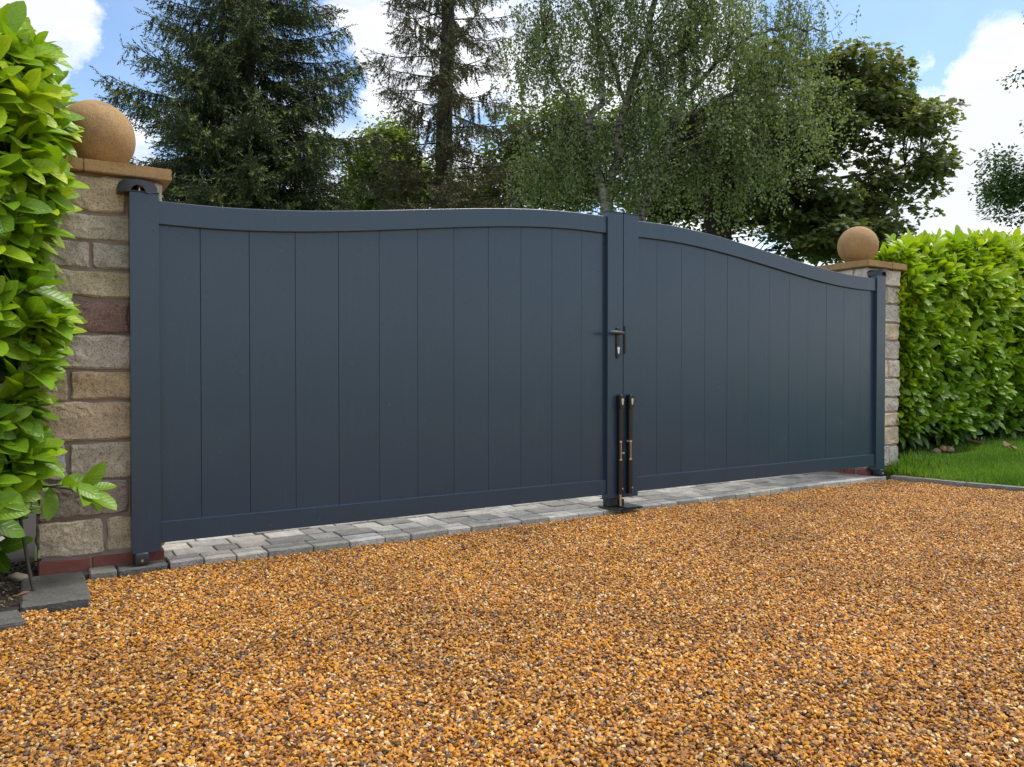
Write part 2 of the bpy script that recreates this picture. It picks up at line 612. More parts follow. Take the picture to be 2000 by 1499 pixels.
def gravel_bed_mat():
    m, t, b = new_mat('gravel_bed')
    p = worldpos(t)
    vo = N(t, 'ShaderNodeTexVoronoi')
    vo.inputs['Scale'].default_value = 95.0
    L(t, p, vo.inputs['Vector'])
    s = N(t, 'ShaderNodeSeparateColor')
    L(t, vo.outputs['Color'], s.inputs[0])
    c = RAMP(t, s.outputs[0], [(0.0, (0.10, 0.05, 0.02)), (0.3, (0.30, 0.15, 0.04)), (0.7, (0.42, 0.23, 0.06)), (1.0, (0.55, 0.40, 0.20))])
    L(t, c, b.inputs['Base Color'])
    b.inputs['Roughness'].default_value = 0.9
    BUMP(t, MATH(t, 'SUBTRACT', 1.0, vo.outputs['Distance']), 1.0, 0.008, b)
    return m


sheet('ground', [(-400, -400), (400, -400), (400, 400), (-400, 400)], -0.075, ground_mat())
sheet('driveway', [(-0.1, 0.93), (6.1, 0.93), (7, 9), (-1, 9)], -0.012, simple('pale_tarmac_drive', (0.20, 0.19, 0.18), 0.95, bump=0.5, bscale=150, vscale=4))
M['gravel_bed'] = gravel_bed_mat()

# kerb line of the lawn on the right (gravel side edge), starting at the pillar
KERB_R = [(6.02, -0.055), (6.05, -0.35), (6.12, -0.70), (6.22, -1.06), (6.36, -1.45), (6.55, -1.9), (6.8, -2.4), (7.2, -3.1), (7.8, -4.0)]
KERB_L = [(-0.20, -0.46), (-0.44, -0.45), (-0.98, -0.52), (-1.6, -0.64), (-2.4, -0.85), (-3.4, -1.2)]
gp = [(-0.20, -0.03), (5.95, -0.03)] + KERB_R + [(7.8, -9.0), (-6.0, -9.0), (-6.0, -2.2)] + KERB_L[::-1]
gravel_bed = sheet('gravel_drive', gp, GRAVEL_Z - 0.012, M['gravel_bed'])


# loose stones: one mass of pebbles scattered with geometry nodes
def pebble_mat():
    m, t, b = new_mat('golden_gravel')
    oi = N(t, 'ShaderNodeObjectInfo')
    wet = RAMP(t, NOISE(t, oi.outputs['Location'], 1.1, 4, 0.6, 0.4), [(0.34, 0.76), (0.60, 1.10)])
    c = RAMP(t, oi.outputs['Random'], [(0.0, (0.050, 0.036, 0.026)), (0.07, (0.095, 0.062, 0.042)), (0.12, (0.15, 0.066, 0.028)), (0.22, (0.25, 0.110, 0.034)),
                                       (0.34, (0.40, 0.175, 0.028)), (0.46, (0.52, 0.245, 0.028)), (0.53, (0.30, 0.165, 0.095)), (0.58, (0.30, 0.135, 0.050)), (0.66, (0.56, 0.285, 0.042)),
                                       (0.76, (0.42, 0.205, 0.070)), (0.85, (0.60, 0.345, 0.080)), (0.91, (0.64, 0.45, 0.20)), (0.94, (0.66, 0.54, 0.34)), (0.97, (0.23, 0.155, 0.105)), (1.0, (0.58, 0.46, 0.30))])
    p = gcoord(t, 'Object')
    c = MIX(t, 0.5, c, MIX(t, NOISE(t, p, 1.8, 4, 0.6), (0.25, 0.23, 0.2), (0.85, 0.85, 0.85)), 'OVERLAY')
    hv = N(t, 'ShaderNodeHueSaturation')
    hv.inputs['Saturation'].default_value = 1.07
    hv.inputs['Hue'].default_value = 0.497
    L(t, c, hv.inputs['Color'])
    L(t, wet, hv.inputs['Value'])
    L(t, hv.outputs[0], b.inputs['Base Color'])
    b.inputs['Roughness'].default_value = 0.62
    return m


M['gravel'] = pebble_mat()


def gravel_stones():
    # patch of drive the stones cover: fine mesh so the surface can undulate
    step = 0.05
    xs = np.arange(-2.2, 7.4, step)
    ys = np.arange(-4.3, 0.0, step)

    def inside(x, y):
        c = False
        n = len(gp)
        j = n - 1
        for i in range(n):
            xi, yi = gp[i]
            xj, yj = gp[j]
            if (yi > y) != (yj > y) and x < (xj - xi) * (y - yi) / (yj - yi) + xi:
                c = not c
            j = i
        return c
    V, F, idx = [], [], {}

    def vert(i, j):
        k = (i, j)
        if k not in idx:
            x, y = xs[0] + i * step, ys[0] + j * step
            z = GRAVEL_Z + 0.010 * mnoise.noise(Vector((x * 1.1, y * 1.1, 0))) + 0.008 * mnoise.noise(Vector((x * 3.7, y * 3.7, 5)))
            idx[k] = len(V)
            V.append((x, y, z))
        return idx[k]
    for i in range(len(xs)):
        for j in range(len(ys)):
            x, y = xs[0] + (i + .5) * step, ys[0] + (j + .5) * step
            ok = all(inside(x + a, y + b) for a in (-.02, .02) for b in (-.02, .02))
            if not ok:
                continue
            u, v, d = project((x, y, GRAVEL_Z))
            if d < 1.0 or u < -420 or u > 2750 or v > 1950:
                continue
            F.append((vert(i, j), vert(i + 1, j), vert(i + 1, j + 1), vert(i, j + 1)))
    me = bpy.data.meshes.new('gravel_stones')
    me.from_pydata(V, [], F)
    me.update()
    o = link('gravel_stones', me, M['gravel'])
    tag(o, 'golden and brown loose gravel covering the drive in front of the gate', 'gravel', kind='stuff')
    ng = bpy.data.node_groups.new('gravel_scatter', 'GeometryNodeTree')
    ng.interface.new_socket('Geometry', in_out='INPUT', socket_type='NodeSocketGeometry')
    ng.interface.new_socket('Geometry', in_out='OUTPUT', socket_type='NodeSocketGeometry')
    gi = ng.nodes.new('NodeGroupInput')
    go = ng.nodes.new('NodeGroupOutput')
    dp = ng.nodes.new('GeometryNodeDistributePointsOnFaces')
    dp.inputs['Density'].default_value = 19000
    dp.inputs['Seed'].default_value = 3
    ng.links.new(gi.outputs[0], dp.inputs['Mesh'])
    # jitter in height so that the stones lie over one another
    sp = ng.nodes.new('GeometryNodeSetPosition')
    rv = ng.nodes.new('FunctionNodeRandomValue')
    rv.data_type = 'FLOAT_VECTOR'
    rv.inputs[0].default_value = (0, 0, -0.009)
    rv.inputs[1].default_value = (0, 0, 0.006)
    ng.links.new(dp.outputs['Points'], sp.inputs['Geometry'])
    ng.links.new(rv.outputs[0], sp.inputs['Offset'])
    join = ng.nodes.new('GeometryNodeGeometryToInstance')
    for k in range(6):
        ico = ng.nodes.new('GeometryNodeMeshIcoSphere')
        ico.inputs['Radius'].default_value = 1.0
        ico.inputs['Subdivisions'].default_value = 2
        s2 = ng.nodes.new('GeometryNodeSetPosition')
        nz = ng.nodes.new('ShaderNodeTexNoise')
        nz.inputs['Scale'].default_value = 0.9
        nz.inputs['Detail'].default_value = 1.5
        ps = ng.nodes.new('GeometryNodeInputPosition')
        ad = ng.nodes.new('ShaderNodeVectorMath')
        ad.operation = 'ADD'
        ad.inputs[1].default_value = (k * 7.3, k * 3.1, k * 1.7)
        ng.links.new(ps.outputs[0], ad.inputs[0])
        ng.links.new(ad.outputs[0], nz.inputs['Vector'])
        sb = ng.nodes.new('ShaderNodeVectorMath')
        sb.operation = 'SUBTRACT'
        sb.inputs[1].default_value = (0.5, 0.5, 0.5)
        ng.links.new(nz.outputs['Color'], sb.inputs[0])
        ml = ng.nodes.new('ShaderNodeVectorMath')
        ml.operation = 'SCALE'
        ml.inputs['Scale'].default_value = 2.0
        ng.links.new(sb.outputs[0], ml.inputs[0])
        ng.links.new(ico.outputs['Mesh'], s2.inputs['Geometry'])
        ng.links.new(ml.outputs[0], s2.inputs['Offset'])
        mt = ng.nodes.new('GeometryNodeSetMaterial')
        mt.inputs['Material'].default_value = M['gravel']
        ng.links.new(s2.outputs[0], mt.inputs['Geometry'])
        ng.links.new(mt.outputs[0], join.inputs[0])
    iop = ng.nodes.new('GeometryNodeInstanceOnPoints')
    iop.inputs['Pick Instance'].default_value = True
    rr = ng.nodes.new('FunctionNodeRandomValue')
    rr.data_type = 'FLOAT_VECTOR'
    rr.inputs[0].default_value = (-0.75, -0.75, 0)
    rr.inputs[1].default_value = (0.75, 0.75, 6.283)
    rr.inputs['Seed'].default_value = 5
    rs = ng.nodes.new('FunctionNodeRandomValue')
    rs.data_type = 'FLOAT_VECTOR'
    rs.inputs[0].default_value = (0.0036, 0.0031, 0.0017)
    rs.inputs[1].default_value = (0.0087, 0.0068, 0.0043)
    rs.inputs['Seed'].default_value = 9
    ng.links.new(sp.outputs[0], iop.inputs['Points'])
    ng.links.new(join.outputs[0], iop.inputs['Instance'])
    ng.links.new(rr.outputs[0], iop.inputs['Rotation'])
    ng.links.new(rs.outputs[0], iop.inputs['Scale'])
    ng.links.new(iop.outputs[0], go.inputs[0])
    md = o.modifiers.new('scatter', 'NODES')
    md.node_group = ng
    return o


gravel_stones()


# ------------------------------------------------------------------ shaped blocks
def block(name, x0, x1, y0, y1, z0, z1, seed, rough=0.004, nx=6, nz=4, bev=0.006, face='front'):
    """a worked stone: rounded arrises, uneven rock face"""
    bm = bmesh.new()
    add_box(bm, x0, x1, y0, y1, z0, z1)
    bmesh.ops.recalc_face_normals(bm, faces=bm.faces)
    bmesh.ops.bevel(bm, geom=list(bm.edges), offset=bev, segments=1, affect='EDGES')
    if nx:
        ax = 1 if face == 'front' else 0
        es = [e for e in bm.edges if e.calc_length() > bev * 3]
        bmesh.ops.subdivide_edges(bm, edges=es, cuts=nz, use_grid_fill=True)
    bm.normal_update()
    for v in bm.verts:
        d = mnoise.noise_vector(v.co * 14 + Vector((seed * 3.1, seed * 1.7, seed))) * rough
        d += mnoise.noise_vector(v.co * 40 + Vector((seed, seed * 5.1, 0))) * rough * 0.6
        v.co += d
    return from_bm(name, bm, smooth=True, angle=28)


def jit(c, a=0.10):
    k = 1 + random.uniform(-a, a)
    return tuple(x * k * (1 + random.uniform(-a, a) * 0.3) for x in c)


def lin(r, g, b):
    f = lambda u: ((u / 255 + 0.055) / 1.055) ** 2.4 if u > 10 else u / 255 / 12.92
    return (f(r), f(g), f(b))


# paved threshold: every paver its own stone
threshold = empty('paved_threshold', (3.0, 0.0, 0.0))
threshold['kind'] = 'structure'
bed = box_mesh('joint_sand', -2.9 - 0.4, 3.6, 0.0, 0.92, -0.06, -0.012)
o = link('joint_sand', bed, simple('dark_joint_sand', (0.05, 0.045, 0.04), 0.95, var=0.4), threshold)
pal = [lin(172, 171, 164), lin(154, 153, 148), lin(130, 130, 125), lin(182, 180, 172), lin(160, 157, 148), lin(142, 141, 136)]
variants = {}
y = -0.03
row = 0
while y < 0.90:
    dep = 0.152
    x = 0.155 - random.choice((0, .05, .1)) * (row > 0)
    lo, hi = (0.155, 5.86)
    if row == 0:
        x = 0.16
        hi = 5.98
    while x < hi - 0.02:
        ln = random.choice((0.115, 0.155, 0.155, 0.20, 0.205, 0.235))
        if x + ln > hi - 0.06:
            ln = hi - x
        xa = max(x, lo)
        wv = x + ln - xa
        if wv > 0.05:
            key = (round(wv * 200) / 200, random.randint(0, 2))
            if key not in variants:
                hw = key[0] / 2 - 0.0035
                variants[key] = block('paver', -hw, hw, -dep / 2 + 0.003, dep / 2 - 0.003, -0.06, 0.0, len(variants) + 1, rough=0.0018, nx=1, nz=2, bev=0.0035)
                variants[key].materials.append(M['paver'])
            pv = link('paver', variants[key], None, threshold, jit(random.choice(pal), 0.12))
            pv.location = (xa + wv / 2 - 3.0, y + dep / 2, random.uniform(-0.004, 0.003))
            pv.rotation_euler = (random.uniform(-.012, .012), random.uniform(-.012, .012), random.uniform(-.012, .012))
        x += ln
    y += dep + 0.003
    row += 1
# dark strip pieces in front of the left pillar and the last ones by the right pillar
for (xa, xb, c) in [(-0.178, -0.065, (118, 114, 108)), (-0.06, 0.152, (84, 82, 80)), ]:
    me = block('paver', xa - 3, xb - 3, -0.03, 0.10, -0.06, -0.002, int(xb * 90) + 30, rough=0.003, nx=1, nz=2, bev=0.006)
    link('paver', me, M['paver'], threshold, lin(*c))


# kerb edging
def kerb_run(name, pts, w, h, label, ln, side, col):
    k = empty(name, (pts[0][0], pts[0][1], GRAVEL_Z))
    tag(k, label, 'kerb')
    base = Vector((pts[0][0], pts[0][1], GRAVEL_Z))
    # resample
    P = [Vector((a, b, 0)) for a, b in pts]
    cum = [0]
    for a, b in zip(P, P[1:]):
        cum.append(cum[-1] + (b - a).length)

    def atl(s):
        for i in range(len(P) - 1):
            if s <= cum[i + 1] or i == len(P) - 2:
                u = (s - cum[i]) / (cum[i + 1] - cum[i])
                return P[i].lerp(P[i + 1], u)
    s = 0
    i = 0
    while s < cum[-1] - 0.05:
        e = min(cum[-1], s + ln)
        a, b = atl(s), atl(e)
        d = (b - a).normalized()
        n = Vector((d.y, -d.x, 0)) * side
        bm = bmesh.new()
        lw = (b - a).length / 2 - 0.004
        add_box(bm, -lw, lw, 0, w, -0.08, h)
        bmesh.ops.recalc_face_normals(bm, faces=bm.faces)
        bmesh.ops.bevel(bm, geom=list(bm.edges), offset=0.006, segments=2, affect='EDGES')
        es = [q for q in bm.edges if q.calc_length() > 0.05]
        bmesh.ops.subdivide_edges(bm, edges=es, cuts=3, use_grid_fill=True)
        for v in bm.verts:
            v.co += mnoise.noise_vector(v.co * 20 + Vector((i * 9.1, s, 0))) * 0.003
        me = from_bm('edging_stone', bm, True, 45)
        q = link('edging_stone', me, M['slate'], k, jit(lin(*col), 0.12))
        q.location = (a + b) / 2 - Vector((base.x, base.y, 0))
        mt = Matrix((d, n, Vector((0, 0, 1)))).transposed()
        q.rotation_euler = mt.to_euler()
        s = e
        i += 1
    return k


kerb_run('kerb', [(6.00, -0.04)] + KERB_R[1:], 0.10, 0.034, 'grey stone edging curving along the lawn by the hedge', 0.6, -1, (126, 126, 120))
kl = kerb_run('kerb', KERB_L[1:], 0.19, 0.020, 'dark grey edging slabs at the foot of the left laurel', 0.5, 1, (82, 82, 79))
sl = link('edging_stone', block('edging_stone', -0.44 + 0.44, -0.195 + 0.44, 0.035, 0.535, -0.08, 0.020, 4, rough=0.004, nx=1, nz=5, bev=0.008), M['slate'], kl, lin(84, 84, 81))
# lower slab edge reaches the brick plinth
sl.location = (0.0, 0.0, 0.0)

# bed under the left laurel, lawn under the right hedge
sheet('planting_bed', [(-0.40, -0.40), (-0.36, 3.2), (-4, 3.2), (-4, -1.2), (-3.4, -1.1), (-2.4, -0.78), (-1.6, -0.56), (-0.98, -0.45)], -0.028, M['soil'])
sheet('gravel_margin', [(-0.49, 0.80), (-0.46, 0.84), (-0.462, 1.05), (-0.475, 1.22), (-0.52, 1.26), (-0.60, 1.2), (-0.62, 1.02), (-0.55, 0.95), (-0.52, 0.85)], -0.022, simple('pale_grit', (0.24, 0.22, 0.20), 0.95, bump=1.0, bscale=90, vscale=130, var=0.8))
lawn_poly = [(6.10, 0.06), (6.12, -0.30), (6.20, -0.68), (6.31, -1.03), (6.45, -1.42), (6.64, -1.87), (6.9, -2.37), (7.3, -3.05), (7.9, -4.0), (20, -4), (20, 0.30), (6.45, 0.30), (6.40, 0.06)]


def lawn_z(x, y):
    """the lawn banks up gently from its kerb to the hedge"""
    kx = np.interp(-np.asarray(y, float), [-b for _, b in KERB_R], [a for a, _ in KERB_R])
    d = np.clip((np.asarray(x, float) - kx - 0.12) / 1.5, 0, 1)
    return -0.02 + 0.165 * d * (1.6 - 0.6 * d)


def point_in(poly, x, y):
    px_, py_ = np.array([a for a, _ in poly]), np.array([b for _, b in poly])
    c = np.zeros(len(x), bool)
    j = len(poly) - 1
    for i in range(len(poly)):
        cond = ((py_[i] > y) != (py_[j] > y)) & (x < (px_[j] - px_[i]) * (y - py_[i]) / (py_[j] - py_[i] + 1e-12) + px_[i])
        c ^= cond
        j = i
    return c


def lawn_sheet():
    st = 0.06
    gx, gy = np.arange(6.06, 13.0, st), np.arange(-4.0, 0.33, st)
    X, Y = np.meshgrid(gx, gy, indexing='ij')
    V = np.stack([X.ravel(), Y.ravel(), lawn_z(X, Y).ravel()], 1)
    ni, nj = len(gx), len(gy)
    i, j = np.meshgrid(np.arange(ni - 1), np.arange(nj - 1), indexing='ij')
    F = np.stack([i * nj + j, (i + 1) * nj + j, (i + 1) * nj + j + 1, i * nj + j + 1], -1).reshape(-1, 4)
    cen = V[F].mean(axis=1)
    F = F[point_in(lawn_poly, cen[:, 0], cen[:, 1])]
    o = link('lawn', np_mesh('lawn', V, F, smooth=True), ground_mat())
    o['kind'] = 'structure'


lawn_sheet()
sheet('hedge_bed', [(6.75, 0.26), (20, 0.26), (20, 2.6), (6.75, 2.6)], 0.07, M['soil'])


def onlawn(x, y, lift):
    d = bearing(x, y)
    for k in np.arange(4.0, 12.0, 0.01):
        p = CAM + d * k
        if p[2] < lawn_z(p[0], p[1]) + lift:
            return p
    return p


def lawn_blades():
    n = 150000
    x = rng.uniform(6.05, 10.0, n)
    yy = rng.uniform(-1.7, 0.9, n)
    ok = point_in(lawn_poly, x, yy)
    x, yy = x[ok], yy[ok]
    u, v, d = project(np.stack([x, yy, np.zeros(len(x))], 1))
    ok = (u < 2350) & ((yy < 0.12) | (rng.random(len(x)) < 0.25))
    x, yy = x[ok], yy[ok]
    n = len(x)
    az = rng.uniform(0, 6.283, n)
    lean = rng.uniform(0.05, 0.75, n)
    near_hedge = np.clip((yy + 0.25) / 0.5, 0, 1)
    near_pillar = np.exp(-((x - 6.35) ** 2 + (yy - 0.0) ** 2) / 0.10)
    h = (0.042 + 0.034 * rng.random(n)) * (1 + 0.5 * near_hedge * rng.random(n) + 1.8 * near_pillar * rng.random(n))
    for sp_ in (onlawn(1829, 883, .03), onlawn(1850, 879, .03)):      # worn short round the stones
        h *= 1 - 0.75 * np.exp(-((x - sp_[0]) ** 2 + (yy - sp_[1] + 0.10) ** 2) / 0.02)
    xd = np.stack([np.cos(az) * np.sin(lean), np.sin(az) * np.sin(lean), np.cos(lean)], 1)
    zh = np.stack([-np.sin(az + rng.normal(0, .6, n)), np.cos(az), np.zeros(n)], 1)
    TV = np.array([[0, -0.035, 0], [0, 0.035, 0], [0.55, -0.03, 0.02], [0.55, 0.03, 0.02], [1, 0, 0.16]])
    TV = np.array([[0, -0.035, 0], [0, 0.035, 0], [0.6, 0.028, 0.03], [1, 0, 0.16]])
    TF = np.array([[0, 1, 2], [0, 2, 3]])
    loc = np.stack([x, yy, lawn_z(x, yy) - 0.002], 1)
    sc = np.stack([h, np.full(n, 0.055), h], 1)
    patch_n = np.array([mnoise.noise(Vector((a * 1.6, b * 1.6, 0))) for a, b in zip(x, yy)])
    tint = np.clip(0.72 + 0.35 * patch_n + rng.normal(0, 0.18, n), 0, 1)
    Vv, Ff, T, _ = scatter(TV, TF, frames(xd, zh), loc, sc, tint)
    me = np_mesh('lawn_grass', Vv, Ff, tint=T)
    o = link('lawn_grass', me, M['grass'])
    tag(o, 'short bright green lawn grass in front of the right laurel hedge', 'grass', kind='stuff')


lawn_blades()


# ------------------------------------------------------------------ pillars
def pillar(X0, X1, Y0, Y1, courses, joints, label, seedbase, open_side):
    """stone pillar: courses = list of (z0, z1, [front splits], [colours])"""
    cx0, cy0 = (X0 + X1) / 2, (Y0 + Y1) / 2
    p = empty('stone_pillar', (cx0, cy0, 0))
    tag(p, label, 'pillar', 'stone pillars either side of the gate')
    core = box_mesh('mortar_core', X0 + 0.012 - cx0, X1 - 0.012 - cx0, Y0 + 0.012 - cy0, Y1 - 0.012 - cy0, 0.045, 1.845)
    link('mortar_core', core, M['mortar'], p)
    j = 0.008
    sd_ = seedbase
    T = 0.13
    for (z0, z1, splits, cols) in courses:
        edges = [X0] + splits + [X1]
        for a, b, c in zip(edges, edges[1:], cols):
            pr = random.uniform(-0.004, 0.008)
            me = block('stone', a + (j if a > X0 else -pr * .5) - cx0, b - (j if b < X1 else -pr * .5) - cx0, Y0 - pr - cy0, Y0 + T - cy0, z0 + j, z1 - j, sd_, rough=0.010, nz=6, bev=0.008)
            link('stone', me, M['stone'], p, lin(*c))
            sd_ += 1
        # flank stones on both sides and back
        for fx in (0, 1):
            a, b = Y0 + T + j * 2, Y1
            mid = [a, b] if random.random() < .5 else [a, a + (b - a) * random.uniform(.4, .6), b]
            for q, r_ in zip(mid, mid[1:]):
                pr = random.uniform(-0.004, 0.006)
                xa, xb = (X0 - pr, X0 + T) if fx == 0 else (X1 - T, X1 + pr)
                me = block('stone', xa - cx0, xb - cx0, q + (j if q > a else 0) - cy0, r_ - (j if r_ < b else 0) - cy0, z0 + j, z1 - j, sd_, rough=0.005, nz=3, bev=0.008)
                link('stone', me, M['stone'], p, jit(lin(*random.choice(cols)), 0.12))
                sd_ += 1
    # brick footing
    bl = 0.215
    for (axis, fixed, a, b) in (('x', Y0 - 0.004, X0 - 0.004, X1 + 0.004), ('y', X1 + 0.004 if open_side > 0 else X0 - 0.004, Y0 + 0.10, Y1), ('y', X0 - 0.004 if open_side > 0 else X1 + 0.004, Y0 + 0.10, Y1)):
        s = a
        first = random.choice((0.10, 0.215))
        while s < b - 0.02:
            e = min(b, s + first)
            first = bl
            if axis == 'x':
                me = block('brick', s + 0.005 - cx0, e - 0.005 - cx0, fixed - cy0, fixed + 0.095 - cy0, -0.03, 0.046, sd_, rough=0.002, nz=1, bev=0.004)
            else:
                xa, xb = (fixed - 0.095, fixed) if fixed > cx0 else (fixed, fixed + 0.095)
                me = block('brick', xa - cx0, xb - cx0, s + 0.005 - cy0, e - 0.005 - cy0, -0.03, 0.046, sd_, rough=0.002, nz=1, bev=0.004)
            link('brick', me, M['brick'], p)
            sd_ += 1
            s = e
    link('footing_mortar', box_mesh('footing_mortar', X0 + 0.004 - cx0, X1 - 0.004 - cx0, Y0 + 0.006 - cy0, Y1 - 0.004 - cy0, -0.05, 0.049), M['mortar'], p)
    # cap in two slabs with a slight weathering, then the ball on its neck
    cap = empty('cap', (0, 0, 1.845))
    cap.parent = p
    hx, hy = (X1 - X0) / 2 + 0.04, (Y1 - Y0) / 2 + 0.04
    xs_ = -hx + 0.62 * (2 * hx) if joints == 'R' else -hx + 0.38 * (2 * hx)
    for a, b in ((-hx, xs_ - 0.001), (xs_ + 0.001, hx)):
        bm = bmesh.new()
        add_box(bm, a, b, -hy, hy, 0, 0.056)
        bmesh.ops.recalc_face_normals(bm, faces=bm.faces)
        bmesh.ops.bevel(bm, geom=list(bm.edges), offset=0.004, segments=2, affect='EDGES')
        es = [e for e in bm.edges if e.calc_length() > 0.04]
        bmesh.ops.subdivide_edges(bm, edges=es, cuts=5, use_grid_fill=True)
        for v in bm.verts:
            if v.co.z > 0.03:
                v.co.z += 0.012 * max(0, 1 - max(abs(v.co.x) / hx, abs(v.co.y) / hy))
            v.co += mnoise.noise_vector(v.co * 45 + Vector((sd_, 0, 0))) * 0.0018
        link('cap_slab', from_bm('cap_slab', bm, True, 40), M['cap'], cap)
    fin = empty('ball_finial', (0, 0, 1.905))
    fin.parent = p
    r = 0.177
    bm = bmesh.new()
    bmesh.ops.create_uvsphere(bm, u_segments=64, v_segments=40, radius=r)
    for v in bm.verts:
        v.co += v.co.normalized() * (mnoise.noise(v.co * 9 + Vector((sd_, 0, 0))) * 0.0022 + mnoise.noise(v.co * 60) * 0.0008)
        v.co.z += r + 0.002
    link('ball', from_bm('ball', bm, True), M['ball'], fin)
    # lathe neck
    prof = [(0.128, 0.0), (0.128, 0.014), (0.110, 0.018), (0.098, 0.030), (0.092, 0.045), (0.09, 0.06)]
    V, F, sg = [], [], 40
    for rr_, zz_ in prof:
        for q in range(sg):
            a = q * 2 * math.pi / sg
            V.append((rr_ * math.cos(a), rr_ * math.sin(a), zz_))
    for i in range(len(prof) - 1):
        for q in range(sg):
            F.append((i * sg + q, i * sg + (q + 1) % sg, (i + 1) * sg + (q + 1) % sg, (i + 1) * sg + q))
    link('neck', np_mesh('neck', np.array(V), np.array(F), smooth=True), M['ball'], fin)
    return p


ZJ = [0.055, 0.232, 0.408, 0.59, 0.782, 0.925, 1.097, 1.262, 1.398, 1.529, 1.664, 1.845]
LX0, LX1, PY0, PY1 = -0.375, 0.152, 0.09, 0.61
left_courses = [
    (ZJ[0], ZJ[1], [-0.105], [(176, 161, 134), (172, 157, 128)]),
    (ZJ[1], ZJ[2], [0.0], [(140, 130, 119), (150, 136, 122)]),
    (ZJ[2], ZJ[3], [-0.255], [(150, 148, 146), (170, 156, 134)]),
    (ZJ[3], ZJ[4], [], [(168, 144, 112)]),
    (ZJ[4], ZJ[5], [-0.25], [(158, 138, 106), (172, 147, 103)]),
    (ZJ[5], ZJ[6], [], [(168, 158, 148)]),
    (ZJ[6], ZJ[7], [-0.255, 0.01], [(150, 128, 104), (118, 84, 78), (140, 118, 100)]),
    (ZJ[7], ZJ[8], [], [(160, 147, 114)]),
    (ZJ[8], ZJ[9], [-0.155], [(158, 148, 136), (150, 146, 136)]),
    (ZJ[9], ZJ[10], [], [(158, 152, 134)]),
    (ZJ[10], ZJ[11], [-0.27, 0.0], [(150, 140, 120), (176, 156, 122), (178, 164, 140)]),
]
pillar(LX0, LX1, PY0, PY1, left_courses, 'L', 'left stone pillar of wide buff blocks half hidden by large laurel leaves', 10, 1)
RX0, RX1 = 5.852, 6.355
cr = [(176, 162, 138), (176, 168, 152), (160, 152, 140), (182, 172, 156), (164, 158, 148), (178, 160, 130), (170, 166, 156), (184, 170, 146)]
rc = []
ZR = [0.055, 0.25, 0.42, 0.55, 0.69, 0.86, 1.03, 1.20, 1.36, 1.53, 1.69, 1.845]
for i in range(len(ZR) - 1):
    sp_ = [] if i % 3 == 1 else [random.uniform(6.02, 6.22)]
    rc.append((ZR[i], ZR[i + 1], sp_, [random.choice(cr) for _ in range(len(sp_) + 1)]))
pillar(RX0, RX1, PY0, PY1, rc, 'R', 'right stone pillar with buff ball standing beside the clipped laurel hedge', 400, -1)

# ------------------------------------------------------------------ gates


def ztop(s):
    u = min(1, max(0, (s - 0.25) / 2.45))
    return 1.735 + 0.218 * (u * u * (3 - 2 * u))


def curved_bar(name, xs, zlo, zhi, y0, y1, mat, parent, off):
    V, F = [], []
    e = 0.003
    for x in xs:
        a, b = zlo(x), zhi(x)
        V += [(x - off, y0 + e, a), (x - off, y0, a + e), (x - off, y0, b - e), (x - off, y0 + e, b), (x - off, y1, b), (x - off, y1, a)]
    n = len(xs)
    for i in range(n - 1):
        for k in range(6):
            F.append((i * 6 + k, i * 6 + (k + 1) % 6, (i + 1) * 6 + (k + 1) % 6, (i + 1) * 6 + k))
    me = bpy.data.meshes.new(name)
    me.from_pydata(V, [], F + [list(range(6)), list(range((n - 1) * 6, n * 6))])
    bm = bmesh.new()
    bm.from_mesh(me)
    bmesh.ops.recalc_face_normals(bm, faces=bm.faces)
    bm.to_mesh(me)
    bm.free()
    return link(name, me, mat, parent)


STEP_RAIL, STEP_BOARD = 0.012, 0.030


